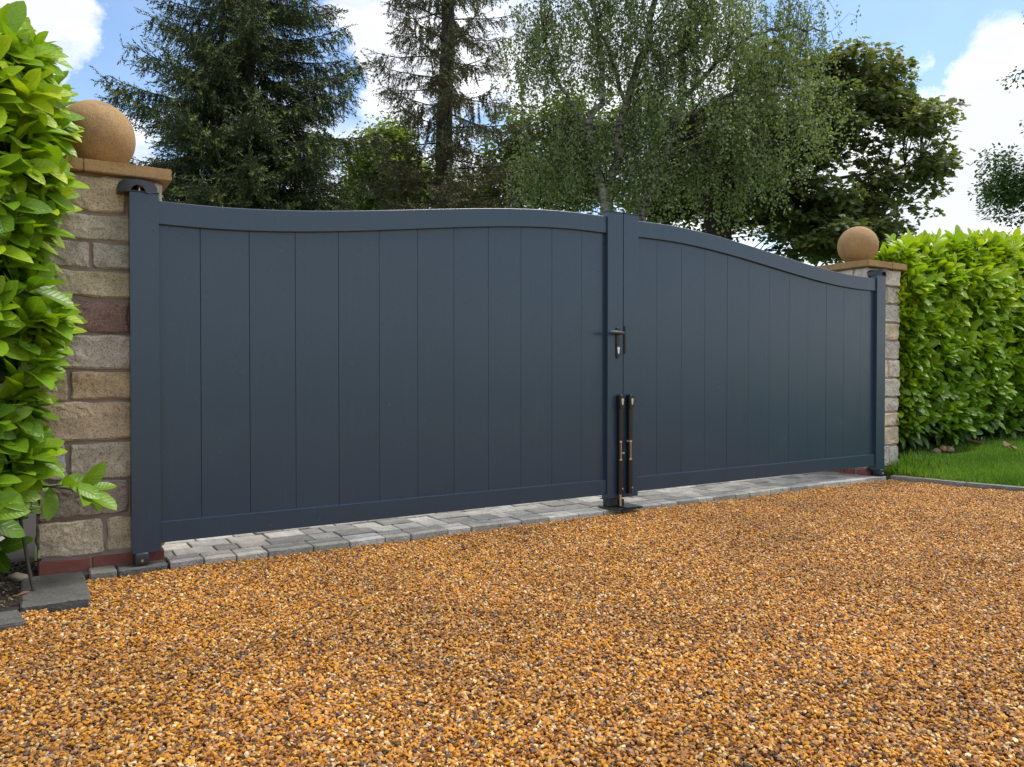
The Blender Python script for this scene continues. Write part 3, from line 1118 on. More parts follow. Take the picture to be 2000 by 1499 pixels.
def gate_leaf(mirror, label):
    fx = (lambda s: 5.992 - s) if mirror else (lambda s: s)
    hx = fx(0.06)
    leaf = empty('gate_leaf', (hx, 0.03, 0.055))
    tag(leaf, label, 'gate', 'two leaves of the driveway gate')

    def bx(name, s0, s1, y0, y1, z0, z1, mat, parent=leaf, bev=0.002, po=None):
        a, b = sorted((fx(s0), fx(s1)))
        o = po if po else (hx, 0.03, 0.055)
        return link(name, box_mesh(name, a - o[0], b - o[0], y0 - o[1], y1 - o[1], z0 - o[2], z1 - o[2], bev), mat, parent)
    P_ = M['paint']
    hs = bx('hinge_stile', 0.0, 0.126, 0.0, 0.06, 0.056, 1.764, P_)
    ms = bx('meeting_stile', 2.862, 2.9935, 0.0, 0.06, 0.066, 1.984, P_)
    bx('stile_cap', 2.859, 2.9945, -0.003, 0.063, 1.9845, 1.990, P_)
    bx('stile_cap', -0.003, 0.129, -0.003, 0.063, 1.7645, 1.770, P_)
    br = bx('bottom_rail', 0.1265, 2.8615, STEP_RAIL, 0.058, 0.094, 0.195, P_)
    # arched top rail
    ss = np.linspace(0.1265, 2.8615, 48)
    xs = sorted(fx(s) for s in ss)
    inv = (lambda x: 5.992 - x) if mirror else (lambda x: x)
    tr = curved_bar('top_rail', xs, lambda x: ztop(inv(x)) - 0.112, lambda x: ztop(inv(x)), STEP_RAIL, 0.058, P_, leaf, hx)
    tr.location = (0, -0.03, -0.055)
    # boards
    seams = [0.10, 0.316] + [0.316 + 0.2349 * k for k in range(1, 11)] + [2.88]
    for a, b in zip(seams, seams[1:]):
        a2, b2 = a + 0.0006, b - 0.0006
        xa, xb = sorted((fx(a2), fx(b2)))
        q = np.linspace(xa, xb, 5)
        zt = lambda x: ztop(inv(x)) - 0.05
        V, F = [], []
        ch = 0.0013
        yf = STEP_BOARD + random.uniform(-0.0006, 0.0006)
        for i, x in enumerate(q):
            dy = ch if i in (0, 4) else 0
            V += [(x - hx, yf + dy - 0.03, 0.12 - 0.055), (x - hx, yf + dy - 0.03, zt(x) - 0.055)]
        # chamfered vertical edges
        V = []
        qq = [xa, xa + ch] + list(np.linspace(xa + ch, xb - ch, 5)[1:-1]) + [xb - ch, xb]
        for i, x in enumerate(qq):
            dy = ch if i in (0, len(qq) - 1) else 0
            for (yy, zz) in ((yf + dy, 0.12), (yf + dy, zt(x)), (yf + 0.014, zt(x)), (yf + 0.014, 0.12)):
                V.append((x - hx, yy - 0.03, zz - 0.055))
        n = len(qq)
        for i in range(n - 1):
            for k in range(4):
                F.append((i * 4 + k, i * 4 + (k + 1) % 4, (i + 1) * 4 + (k + 1) % 4, (i + 1) * 4 + k))
        F += [(0, 1, 2, 3), ((n - 1) * 4, (n - 1) * 4 + 1, (n - 1) * 4 + 2, (n - 1) * 4 + 3)]
        me = bpy.data.meshes.new('board')
        me.from_pydata(V, [], F)
        bm = bmesh.new()
        bm.from_mesh(me)
        bmesh.ops.recalc_face_normals(bm, faces=bm.faces)
        bm.to_mesh(me)
        bm.free()
        link('board', me, P_, leaf)
    ss = np.linspace(0.11, 2.87, 40)
    cb = curved_bar('backing_panel', sorted(fx(s) for s in ss), lambda x: 0.12, lambda x: ztop(inv(x)) - 0.052, STEP_BOARD + 0.0155, STEP_BOARD + 0.020, M['black'], leaf, hx)
    cb.location = (0, -0.03, -0.055)

    # ---- hinges
    B = M['blackplastic']
    top = empty('top_hinge', (fx(0.045) - hx, 0.055 - 0.03, 1.79 - 0.055))
    top.parent = leaf
    bm = bmesh.new()
    # arched cover: a half-moon saddle over the pivot
    prof_n = 18
    outer, inner = [], []
    for i in range(prof_n + 1):
        a = math.pi * i / prof_n
        outer.append((-0.085 * math.cos(a), 0.048 * math.sin(a) ** 0.55))
    z0 = -0.03
    Vb = []
    for yy in (-0.072, 0.05):
        ring = [bm.verts.new((x_, yy, z0 + 0.018 + z_ * 0.85)) for x_, z_ in outer]
        low = [bm.verts.new((0.085, yy, z0)), bm.verts.new((0.032, yy, z0))]
        arch = [bm.verts.new((0.032 * math.cos(math.pi * i / 8), yy, z0 + 0.034 * math.sin(math.pi * i / 8))) for i in range(1, 8)]
        low2 = [bm.verts.new((-0.032, yy, z0)), bm.verts.new((-0.085, yy, z0))]
        Vb.append(ring + low + arch + low2)
    n = len(Vb[0])
    bm.faces.new(Vb[0])
    bm.faces.new(Vb[1][::-1])
    for i in range(n):
        bm.faces.new((Vb[0][i], Vb[1][i], Vb[1][(i + 1) % n], Vb[0][(i + 1) % n]))
    bmesh.ops.recalc_face_normals(bm, faces=bm.faces)
    for v in bm.verts:      # front is rounded in plan
        if v.co.y < 0:
            v.co.y += 0.030 * (abs(v.co.x) / 0.085) ** 2.2
    bmesh.ops.triangulate(bm, faces=[f for f in bm.faces if len(f.verts) > 4])
    link('hinge_cover', from_bm('hinge_cover', bm, True, 40), B, top).location = (-0.008, 0, 0)
    bm = bmesh.new()
    bmesh.ops.create_cone(bm, cap_ends=True, segments=16, radius1=0.011, radius2=0.011, depth=0.05)
    link('pivot_pin', from_bm('pivot_pin', bm, True, 40), M['bronze'], top).location = (0.002, -0.022, -0.012)
    bot = empty('bottom_hinge', (fx(0.042) - hx, 0.03 - 0.03, 0.0 - 0.055))
    bot.parent = leaf
    link('hinge_block', box_mesh('hinge_block', -0.031, 0.031, -0.042, 0.07, -0.002, 0.060, 0.008, 3), B, bot)
    link('hinge_plate', box_mesh('hinge_plate', -0.036, 0.038, -0.02, 0.055, 0.046, 0.0555, 0.002), M['black'], bot)
    bm = bmesh.new()
    bmesh.ops.create_cone(bm, cap_ends=True, segments=16, radius1=0.0085, radius2=0.006, depth=0.008, matrix=Matrix.Translation((0, -0.045, 0.024)) @ Matrix.Rotation(R(90), 4, 'X'))
    link('hinge_bolt', from_bm('hinge_bolt', bm, True, 40), M['steel'], bot)

    # ---- drop bolt on the meeting stile
    sx_ = 2.955 if not mirror else 5.992 - 3.040
    xb_ = fx(sx_)
    db = empty('drop_bolt', (xb_ - hx, -0.03, 0.09 - 0.055))
    db.parent = leaf
    KB = M['black']

    def cyl(name, r, z0, z1, mat, x=0.0, yy=-0.022, seg=20, parent=db, axis='Z'):
        bm = bmesh.new()
        bmesh.ops.create_cone(bm, cap_ends=True, segments=seg, radius1=r, radius2=r, depth=(z1 - z0))
        bmesh.ops.bevel(bm, geom=[e for e in bm.edges if abs(e.verts[0].co.z - e.verts[1].co.z) < 1e-5], offset=min(0.002, r * .3), segments=2, affect='EDGES')
        o = link(name, from_bm(name, bm, True, 40), mat, parent)
        o.location = (x, yy, (z0 + z1) / 2)
        return o
    link('back_plate', box_mesh('back_plate', -0.014, 0.014, -0.004, -0.0005, 0.0, 0.655, 0.001), KB, db)
    cyl('lower_housing', 0.0185, 0.004, 0.232, KB)
    cyl('upper_housing', 0.0185, 0.365, 0.600, KB)
    cyl('bolt_rod', 0.0085, 0.19 if mirror else -0.088, 0.37, M['bronze'])
    cyl('collar', 0.0140, 0.352, 0.366, M['bronze'])
    cyl('collar', 0.0140, 0.231, 0.243, M['bronze'])
    cyl('retaining_screw', 0.0065, 0.04, 0.046, M['steel'], 0.006, -0.0395).rotation_euler = (R(90), 0, 0)
    kn = cyl('bolt_knob', 0.0065, 0.0, 0.024, M['dull_steel'], 0.02 if not mirror else -0.02, -0.022)
    kn.location = (0.022 if not mirror else -0.022, -0.022, 0.278 if not mirror else 0.359)
    kn.rotation_euler = (0, R(90), 0)
    # slot strip joining the housings behind the rod
    link('slot_housing', box_mesh('slot_housing', -0.0155, 0.0045, -0.030, -0.002, 0.232, 0.366, 0.003), KB, db)
    # lock head: rounded oblong carrying a euro cylinder
    bm = bmesh.new()
    out = [(0.021 * math.cos(a), 0.032 + 0.021 * math.sin(a)) for a in np.linspace(0, math.pi, 12)] + [(0.021 * math.cos(a), -0.026 + 0.021 * math.sin(a)) for a in np.linspace(math.pi, 2 * math.pi, 12)]
    fr = [bm.verts.new((x_, -0.043, z_)) for x_, z_ in out]
    bk = [bm.verts.new((x_, -0.0005, z_)) for x_, z_ in out]
    bm.faces.new(fr)
    bm.faces.new(bk[::-1])
    for i in range(len(out)):
        bm.faces.new((fr[i], bk[i], bk[(i + 1) % len(out)], fr[(i + 1) % len(out)]))
    bmesh.ops.recalc_face_normals(bm, faces=bm.faces)
    fe = [e for e in bm.edges if e.verts[0].co.y < -0.042 and e.verts[1].co.y < -0.042]
    bmesh.ops.bevel(bm, geom=fe, offset=0.004, segments=3, affect='EDGES')
    hd = link('lock_head', from_bm('lock_head', bm, True, 40), KB, db)
    hd.location = (0.0, 0, 0.622)
    euro(hd, -0.0445, 0.004, 1.2)
    return leaf, hx


def euro(parent, yf, zc, k):
    """euro-profile keyhole cylinder: round barrel over a narrow tail"""
    bm = bmesh.new()
    pts = []
    for a in np.linspace(-0.22 * math.pi, 1.22 * math.pi, 18):
        pts.append((0.0085 * math.cos(a), 0.011 + 0.0085 * math.sin(a)))
    for a in np.linspace(math.pi, 2 * math.pi, 8):
        pts.append((0.005 * math.cos(a), -0.012 + 0.005 * math.sin(a)))
    fr = [bm.verts.new((x * k, yf - 0.001, zc + z * k)) for x, z in pts]
    bk = [bm.verts.new((x * k, yf + 0.004, zc + z * k)) for x, z in pts]
    bm.faces.new(fr)
    bm.faces.new(bk[::-1])
    for i in range(len(pts)):
        bm.faces.new((fr[i], bk[i], bk[(i + 1) % len(pts)], fr[(i + 1) % len(pts)]))
    bmesh.ops.recalc_face_normals(bm, faces=bm.faces)
    return link('lock_cylinder', from_bm('lock_cylinder', bm, False), M['steel'], parent)


leafL, hxL = gate_leaf(False, 'left gate leaf of blue-grey boards, carrying the lever handle')
leafR, hxR = gate_leaf(True, 'right gate leaf of blue-grey boards, narrower in view, without a handle')

# lever handle on the left leaf
hd = empty('lever_handle', (2.946 - hxL, -0.03, 1.112 - 0.055))
hd.parent = leafL
bm = bmesh.new()
pw, ph = 0.0155, 0.105
out = [(pw * math.cos(a), ph - pw + pw * math.sin(a)) for a in np.linspace(0, math.pi, 12)] + [(pw * math.cos(a), -ph + pw + pw * math.sin(a)) for a in np.linspace(math.pi, 2 * math.pi, 12)]
fr = [bm.verts.new((x, -0.010, z)) for x, z in out]
bk = [bm.verts.new((x, -0.0005, z)) for x, z in out]
bm.faces.new(fr)
bm.faces.new(bk[::-1])
for i in range(len(out)):
    bm.faces.new((fr[i], bk[i], bk[(i + 1) % len(out)], fr[(i + 1) % len(out)]))
bmesh.ops.recalc_face_normals(bm, faces=bm.faces)
bmesh.ops.bevel(bm, geom=[e for e in bm.edges if e.verts[0].co.y < -0.009 and e.verts[1].co.y < -0.009], offset=0.003, segments=3, affect='EDGES')
plate = link('back_plate', from_bm('back_plate', bm, True, 40), M['black'], hd)
euro(plate, -0.0115, -0.052, 1.25)
T_ = Tubes()
T_.add([(0.0, -0.008, 0.062), (0.0, -0.052, 0.062)], [0.0105, 0.0105], 14)
V_, F_ = tube_arrays([(0.0, -0.048, 0.062), (-0.0, -0.058, 0.0625), (-0.02, -0.060, 0.064), (-0.06, -0.060, 0.067), (-0.108, -0.058, 0.0665), (-0.113, -0.058, 0.066)],
                     [0.0105, 0.0115, 0.0115, 0.0108, 0.0095, 0.004], 14)
T_.V.append(V_)
T_.F.append(F_ + T_.n)
T_.n += len(V_)
lever = link('lever', T_.mesh('lever'), simple('grey_black_lever', (0.06, 0.06, 0.062), 0.35), hd)
# rebate strip on the right leaf
link('strike_strip', box_mesh('strike_strip', 3.001 - hxR, 3.015 - hxR, -0.038, -0.0305, 1.04 - 0.055, 1.228 - 0.055, 0.002), M['black'], leafR)

# ground stop under the meeting stiles
gs = empty('gate_stop', (2.97, 0.0, 0.0))
tag(gs, 'black steel ground stop under the meeting stiles on the paving', 'gate stop')
link('base_plate', box_mesh('base_plate', -0.125, 0.115, -0.105, 0.085, 0.003, 0.013, 0.002), M['black'], gs)
link('stop_block', box_mesh('stop_block', -0.10, 0.028, -0.012, 0.058, 0.0135, 0.058, 0.003), M['black'], gs)
link('top_flange', box_mesh('top_flange', -0.115, -0.002, -0.02, 0.07, 0.0583, 0.0645, 0.001), M['black'], gs)
link('receiver_plate', box_mesh('receiver_plate', -0.045, 0.085, -0.125, -0.015, 0.0135, 0.022, 0.002), M['black'], gs)


# ------------------------------------------------------------------ laurel
def laurel_template(bend, fold):
    ts = [0.0, 0.10, 0.28, 0.52, 0.76, 0.92, 1.0]
    ws = [0.018, 0.07, 0.175, 0.225, 0.20, 0.105, 0.012]
    V, U = [], []
    for t, wd in zip(ts, ws):
        for s in (-1, 0, 1):
            yy = s * wd
            z = -bend * t * t + fold * abs(yy) - 0.10 * (abs(s) * wd) * math.sin(t * 9) * 0.6
            V.append((t, yy, z))
            U.append((t, s * 1.0))
    F = []
    for i in range(len(ts) - 1):
        for k in range(2):
            F.append((i * 3 + k, (i + 1) * 3 + k, (i + 1) * 3 + k + 1, i * 3 + k + 1))
    return np.array(V), np.array(F), np.array(U)


LT = [laurel_template(b, f) for b, f in ((0.10, 0.35), (0.20, 0.25), (0.30, 0.45), (0.02, 0.30))]


def laurel_hedge(name, label, shoots, base, n_single, leaf_len, tintfn, extra_stems):
    """shoots: list of (point, axis, length, layer)"""
    h = empty(name, base)
    tag(h, label, 'hedge')
    base = np.array(base)
    P0, D0, SC, TI, LAY, VAR, ZH = [], [], [], [], [], [], []
    st = Tubes()
    for (p, ax, ln, layer, *few) in shoots:
        ax = unit(ax)
        t1 = unit(np.cross(ax, (0.3, 0.2, 0.93)))
        t2 = np.cross(ax, t1)
        nl = few[0] if few else random.randint(6, 9)
        ph = random.uniform(0, 6.28)
        tip_t = tintfn(p) + random.gauss(0, 0.13)
        if layer == 0:
            st.add([p - ax * ln * .9 - base, p - ax * ln * .3 - base, p + ax * ln - base], [0.0032, 0.003, 0.0015], 4)
        for k in range(nl):
            u = k / (nl - 1)
            a = ph + k * 2.4
            rad = t1 * math.cos(a) + t2 * math.sin(a)
            op = 1.15 - 0.75 * u + random.uniform(-.15, .15)
            d = ax * math.cos(op) + rad * math.sin(op)
            d = d + np.array([0, 0, -0.10])
            P0.append(p + ax * ln * (u - 0.45))
            D0.append(d)
            ZH.append(ax * 0.75 + np.array([random.gauss(0, .28), random.gauss(0, .25) - 0.45, 0.6]))
            SC.append(leaf_len * random.uniform(0.72, 1.15) * (1.0 - 0.35 * max(0, u - 0.6)))
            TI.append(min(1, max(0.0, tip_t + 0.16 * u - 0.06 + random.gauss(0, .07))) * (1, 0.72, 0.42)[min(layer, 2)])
            LAY.append(layer)
            VAR.append(random.randint(0, 3))
    P0, D0, SC, TI, LAY, VAR, ZH = map(np.array, (P0, D0, SC, TI, LAY, VAR, ZH))
    Ms = frames(D0, ZH)
    # the leaves that show largest become parts of their own
    mid = P0 + Ms[:, :, 0] * SC[:, None] * 0.5
    u, v, d = project(mid)
    face = np.abs(np.sum(Ms[:, :, 2] * unit(CAM - mid), axis=1))
    score = (SC / d) ** 2 * (0.25 + face) * (LAY == 0) * (u > -30) * (u < 2030) * (v > -30) * (v < 1530)
    order = np.argsort(-score)
    # occlusion-light choice: favour those nearest to the viewer among the big ones
    single = set(order[:n_single].tolist())
    meshes = {}
    for i in single:
        key = (int(VAR[i]), int(TI[i] * 12))
        if key not in meshes:
            TV, TF, TU = LT[key[0]]
            meshes[key] = np_mesh('leaf', TV, TF, True, np.full(len(TV), (key[1] + .5) / 12), TU)
            meshes[key].materials.append(M['laurel'])
        o = link('leaf', meshes[key], None, h)
        m4 = Matrix(Ms[i].tolist()).to_4x4()
        o.location = P0[i] - base
        o.rotation_euler = m4.to_euler()
        o.scale = (SC[i],) * 3
    rest = np.array([i for i in range(len(P0)) if i not in single])
    VV, FF, TT, UU, off = [], [], [], [], 0
    for q in range(4):
        ii = rest[VAR[rest] == q]
        TV, TF, TU = LT[q]
        a, b, c, e = scatter(TV, TF, Ms[ii], P0[ii] - base, SC[ii], TI[ii], TU)
        VV.append(a)
        FF.append(b + off)
        TT.append(c)
        UU.append(e)
        off += len(a)
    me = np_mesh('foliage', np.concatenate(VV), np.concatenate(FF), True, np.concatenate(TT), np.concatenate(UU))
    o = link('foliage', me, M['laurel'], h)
    o['kind'] = 'stuff'
    for pts, rad in extra_stems:
        st.add([np.array(p) - base for p in pts], rad, 6)
    o = link('stems', st.mesh('stems'), M['twig'], h)
    return h


# left laurel: its outer surface as a bumpy sheet, seen close
def nz(x, y, z):
    return mnoise.noise(Vector((x, y, z)))


shoots = []


def left_edge(z):
    """how far the left laurel leans out in front of the pillar (X of its right-hand limit)"""
    pts = [(0.2, -0.62), (0.33, -0.50), (0.45, -0.42), (0.60, -0.47), (0.74, -0.46), (0.92, -0.41), (1.08, -0.36), (1.22, -0.40), (1.38, -0.43), (1.52, -0.41), (1.68, -0.35), (1.82, -0.38), (1.95, -0.32), (2.10, -0.33), (2.25, -0.41), (2.38, -0.50), (2.5, -0.62)]
    for (a, xa), (b, xb) in zip(pts, pts[1:]):
        if z <= b:
            t = (z - a) / (b - a)
            return xa + (xb - xa) * t
    return -0.7


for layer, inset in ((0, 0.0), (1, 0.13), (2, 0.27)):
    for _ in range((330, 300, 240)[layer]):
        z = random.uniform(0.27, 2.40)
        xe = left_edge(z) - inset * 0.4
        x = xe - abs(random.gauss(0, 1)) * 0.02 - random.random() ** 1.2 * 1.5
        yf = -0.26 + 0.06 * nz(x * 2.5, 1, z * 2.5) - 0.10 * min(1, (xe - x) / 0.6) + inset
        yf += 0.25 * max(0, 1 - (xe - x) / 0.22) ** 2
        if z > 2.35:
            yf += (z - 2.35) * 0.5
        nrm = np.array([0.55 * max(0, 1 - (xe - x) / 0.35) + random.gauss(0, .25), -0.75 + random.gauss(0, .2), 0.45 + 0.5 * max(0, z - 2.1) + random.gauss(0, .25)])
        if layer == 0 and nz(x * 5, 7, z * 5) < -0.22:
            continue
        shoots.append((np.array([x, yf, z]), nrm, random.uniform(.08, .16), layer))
for _ in range(200):      # right-hand return and the top of the bush
    if random.random() < 0.5:
        z = random.uniform(0.5, 2.4)
        x = left_edge(z) - random.uniform(0, .1)
        yy = random.uniform(-0.2, 0.02) if z < 1.95 else random.uniform(-0.2, 0.35)
        shoots.append((np.array([x, yy, z]), np.array([0.7, -0.3 + random.gauss(0, .3), 0.5 + random.gauss(0, .2)]), 0.09, 0))
    else:
        x = random.uniform(-1.9, -0.6)
        yy = random.uniform(-0.3, 0.5)
        shoots.append((np.array([x, yy, 2.36 + 0.1 * nz(x * 3, yy * 3, 0)]), np.array([random.gauss(0, .25), random.gauss(0, .25), 1]), 0.12, 0))
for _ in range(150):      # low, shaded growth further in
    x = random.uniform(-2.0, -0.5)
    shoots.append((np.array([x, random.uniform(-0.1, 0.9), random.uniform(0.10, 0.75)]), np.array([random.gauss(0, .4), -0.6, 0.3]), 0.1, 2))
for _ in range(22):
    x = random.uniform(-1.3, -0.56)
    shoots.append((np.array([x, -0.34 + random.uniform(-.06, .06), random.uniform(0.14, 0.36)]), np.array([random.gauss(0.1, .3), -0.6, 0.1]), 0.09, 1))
# the low sprig that reaches across the stone
shoots.append((np.array([-0.215, -0.07, 0.385]), np.array([0.9, -0.25, 0.10]), 0.035, 0, 5))
shoots.append((np.array([-0.30, -0.12, 0.42]), np.array([0.7, -0.5, 0.10]), 0.08, 0, 4))
laurel_hedge('laurel_hedge', 'large glossy laurel overhanging the left pillar, bright leaves close to the viewer', shoots, (-0.75, 0.0, -0.03), 300, 0.182,
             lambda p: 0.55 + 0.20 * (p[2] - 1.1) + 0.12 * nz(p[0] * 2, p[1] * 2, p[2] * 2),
             [([(-0.39, -0.205, -0.03), (-0.41, -0.17, 0.08), (-0.436, -0.10, 0.25), (-0.50, 0.0, 0.8)], [0.0085, 0.008, 0.0075, 0.006]),
              ([(-0.80, 0.0, -0.03), (-0.82, 0.03, 0.4), (-0.80, 0.05, 1.2)], [0.02, 0.018, 0.012]),
              ([(-1.2, 0.05, -0.03), (-1.22, 0.03, 0.6), (-1.15, 0.05, 1.4)], [0.02, 0.018, 0.012]),
              ([(-0.42, -0.14, 0.44), (-0.30, -0.12, 0.41), (-0.215, -0.07, 0.385)], [0.005, 0.004, 0.002]),
              ([(-0.52, -0.05, 0.30), (-0.46, -0.10, 0.42), (-0.42, -0.14, 0.44)], [0.006, 0.005, 0.005])])

# right hedge: clipped face running on from the pillar
shoots = []


def hedge_top(x):
    return 1.98 + 0.10 * (x - 6.4) + 0.07 * nz(x * 2.2, 3, 0)


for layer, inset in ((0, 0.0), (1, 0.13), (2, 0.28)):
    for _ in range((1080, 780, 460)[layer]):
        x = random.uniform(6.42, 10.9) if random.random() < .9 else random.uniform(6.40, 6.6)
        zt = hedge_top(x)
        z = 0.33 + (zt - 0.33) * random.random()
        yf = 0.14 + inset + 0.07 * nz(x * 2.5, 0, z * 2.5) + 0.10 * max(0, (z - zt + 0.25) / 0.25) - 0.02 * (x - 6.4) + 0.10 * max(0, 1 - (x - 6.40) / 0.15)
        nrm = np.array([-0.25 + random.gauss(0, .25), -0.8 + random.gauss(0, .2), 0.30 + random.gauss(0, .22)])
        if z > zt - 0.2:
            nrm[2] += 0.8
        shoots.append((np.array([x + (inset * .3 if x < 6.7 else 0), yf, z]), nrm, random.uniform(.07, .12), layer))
for _ in range(420):
    x = random.uniform(6.45, 10.2)
    yy = random.uniform(0.2, 0.9)
    if x < 6.5 + 1.3 * (yy - 0.15):
        continue
    shoots.append((np.array([x, yy, hedge_top(x) + random.uniform(-.05, .08)]), np.array([random.gauss(0, .3), -0.2 + random.gauss(0, .25), 1]), random.uniform(.08, .16), 0))
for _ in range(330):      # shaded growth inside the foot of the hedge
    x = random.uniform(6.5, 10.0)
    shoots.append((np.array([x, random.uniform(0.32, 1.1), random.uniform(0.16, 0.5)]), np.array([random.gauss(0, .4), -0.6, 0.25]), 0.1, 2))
for _ in range(46):      # unclipped leaders along the top
    x = random.uniform(6.45, 9.8)
    shoots.append((np.array([x, random.uniform(0.12, 0.5), hedge_top(x) + random.uniform(.02, .10)]), np.array([random.gauss(0, .2), random.gauss(0, .2), 1]), random.uniform(.10, .16), 0))
st_r = []
for x in (6.62, 6.95, 7.4, 7.9, 8.4, 9.0, 9.6):
    st_r.append(([(x, 0.45, -0.03), (x + .04, 0.42, 0.4), (x - .05, 0.45, 1.2)], [0.022, 0.02, 0.012]))
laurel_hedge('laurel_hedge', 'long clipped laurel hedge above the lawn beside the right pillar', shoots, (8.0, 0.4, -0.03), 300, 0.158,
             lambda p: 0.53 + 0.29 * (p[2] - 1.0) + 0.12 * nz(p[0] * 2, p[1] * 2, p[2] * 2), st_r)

# ------------------------------------------------------------------ trees


def needle_template(n=11, seed=1):
    r = np.random.default_rng(seed)
    V, F, T = [], [], []
    for i in range(n):
        t = i / n * 0.92
        a = i * 2.4 + r.uniform(-.3, .3)
        out = np.array([0, math.cos(a), math.sin(a)])
        side = np.cross(out, (1, 0, 0))
        b = np.array([t, 0, 0])
        ln = 0.17 * (1 - 0.25 * t)
        tip = b + np.array([0.16, 0, 0]) + out * ln * r.uniform(.7, 1.15)
        wv = side * 0.045
        V += [b - wv, b + wv + np.array([0.05, 0, 0]), tip]
        F.append((3 * i, 3 * i + 1, 3 * i + 2))
        T += [0.0, 0.0, 0.10 + 0.15 * t]
    # the twig itself, ending in a tip
    k = len(V)
    V += [np.array([0, -0.012, 0]), np.array([0, 0.012, 0]), np.array([1.08, 0, 0])]
    F.append((k, k + 1, k + 2))
    T += [-.1, -.1, 0.2]
    return np.array(V), np.array(F), np.array(T)


NT = [needle_template(11, 1), needle_template(10, 5)]


def spruce(label, base, height, profile, n_branch, twig_len, lat_step, droop, mat, tint0, fill, bare_inner, trunk_r, seed, zmin=2.2, ivy=0):
    r = np.random.default_rng(seed)
    t = empty('spruce_tree', base)
    tag(t, label, 'tree', 'trees behind the gate')
    tr = Tubes()
    nz_ = 24
    hs = np.linspace(-0.1, height, nz_)
    tr.add(np.stack([0.05 * np.sin(hs * .7), 0.04 * np.cos(hs * .9), hs], 1), trunk_r * np.maximum(0.04, 1 - hs / height) ** 0.85, 10)
    link('trunk', tr.mesh('trunk'), M['bark'], t)
    bt = Tubes()
    P, D, Z, SC, TI = [], [], [], [], []
    ga = r.uniform(0, 6.28)
    for i in range(n_branch):
        u = (i + r.random()) / n_branch
        z = zmin + (height * 0.985 - zmin) * u ** 1.15
        Lb = profile(z) * r.uniform(0.68, 1.12)
        if Lb < 0.15:
            Lb = 0.15
        ga += 2.399 + r.uniform(-.4, .4)
        az = ga
        fwd = np.array([math.cos(az), math.sin(az), 0])
        sd_v = np.array([-math.sin(az), math.cos(az), 0])
        f = z / height
        up0 = 0.35 * f + 0.05 - droop * (1 - f)
        m = 9
        s = np.linspace(0, 1, m)
        zz = Lb * (up0 * s - 0.35 * s ** 2 * (1 - f * .6) + 0.26 * s ** 3.2)
        wob = r.normal(0, .04, m).cumsum() * Lb * 0.3
        pts = np.array([0, 0, z]) + fwd * (Lb * s)[:, None] + np.array([0, 0, 1]) * zz[:, None] + sd_v * wob[:, None]
        bt.add(pts, 0.030 * (Lb / 2.5) ** .7 * (1 - s * .9) + 0.004, 4)
        # laterals
        nl = max(3, int(Lb / lat_step))
        for k in range(nl):
            u2 = bare_inner + (1 - bare_inner) * (k + r.random()) / nl
            if r.random() > fill:
                continue
            q = np.array([np.interp(u2, s, pts[:, c]) for c in range(3)])
            side = 1 if k % 2 else -1
            ll = Lb * 0.36 * (1.10 - u2) * r.uniform(.6, 1.3) + 0.12
            dirl = unit(fwd * r.uniform(.5, 1.0) + sd_v * side * r.uniform(.5, 1.0) + np.array([0, 0, r.uniform(-.45, .05)]))
            nt = max(3, int(ll / 0.042))
            v = (np.arange(nt) + r.random(nt)) / nt
            lp = q + dirl * (ll * v)[:, None] - np.array([0, 0, 1]) * (ll * 0.35 * v ** 2)[:, None]
            if ll > 0.35:
                bt.add(np.array([q, q + dirl * ll * .5 - np.array([0, 0, ll * .09]), q + dirl * ll - np.array([0, 0, ll * .35])]), [0.006, 0.005, 0.003], 3)
            dd = dirl[None] * r.uniform(.1, .7, nt)[:, None] + np.array([0, 0, -1]) * r.uniform(.5, 1.3, nt)[:, None] + r.normal(0, .22, (nt, 3))
            tip = v > 0.82
            dd[tip] = dirl[None] + r.normal(0, .3, (tip.sum(), 3)) + np.array([0, 0, .1])
            P.append(lp)
            D.append(dd)
            Z.append(r.normal(0, 1, (nt, 3)))
            SC.append(twig_len * r.uniform(.6, 1.25, nt) * (1.0 - 0.25 * f))
            TI.append(np.clip(tint0 + r.normal(0, .12, nt) + 0.33 * tip * (u2 > .55) * (r.random(nt) < .6) + 0.10 * (u2 - .5), 0, 1))
        # leading shoot
        nt = 7
        P.append(np.array([np.interp(x, s, pts[:, c]) for x in np.linspace(.72, 1, nt) for c in range(3)]).reshape(nt, 3))
        D.append(fwd[None] + r.normal(0, .5, (nt, 3)))
        Z.append(r.normal(0, 1, (nt, 3)))
        SC.append(twig_len * r.uniform(.6, 1.2, nt))
        TI.append(np.clip(tint0 + 0.2 + r.normal(0, .12, nt), 0, 1))
    if ivy:      # short shoots and climbers clothing the trunk
        hz = r.uniform(0.5, height * .62, ivy)
        aa = r.uniform(0, 6.28, ivy)
        rr_ = trunk_r * (1 - hz / height) + r.uniform(0, .12, ivy) * (1 - hz / height)
        P.append(np.stack([rr_ * np.cos(aa), rr_ * np.sin(aa), hz], 1))
        D.append(np.stack([np.cos(aa) * .7, np.sin(aa) * .7, -r.uniform(.2, 1.2, ivy)], 1) + r.normal(0, .2, (ivy, 3)))
        Z.append(r.normal(0, 1, (ivy, 3)))
        SC.append(twig_len * r.uniform(.5, 1.0, ivy))
        TI.append(np.clip(.72 + r.normal(0, .2, ivy), 0, 1))
    P, D, Z, SC, TI = map(np.concatenate, (P, D, Z, SC, TI))
    half = r.random(len(P)) < .5
    VV, FF, TT, off = [], [], [], 0
    for q, ii in ((0, half), (1, ~half)):
        TV, TF, TX = NT[q]
        a, b, c, _ = scatter(TV, TF, frames(D[ii], Z[ii]), P[ii], SC[ii], TI[ii], ttint=TX)
        VV.append(a)
        FF.append(b + off)
        TT.append(c)
        off += len(a)
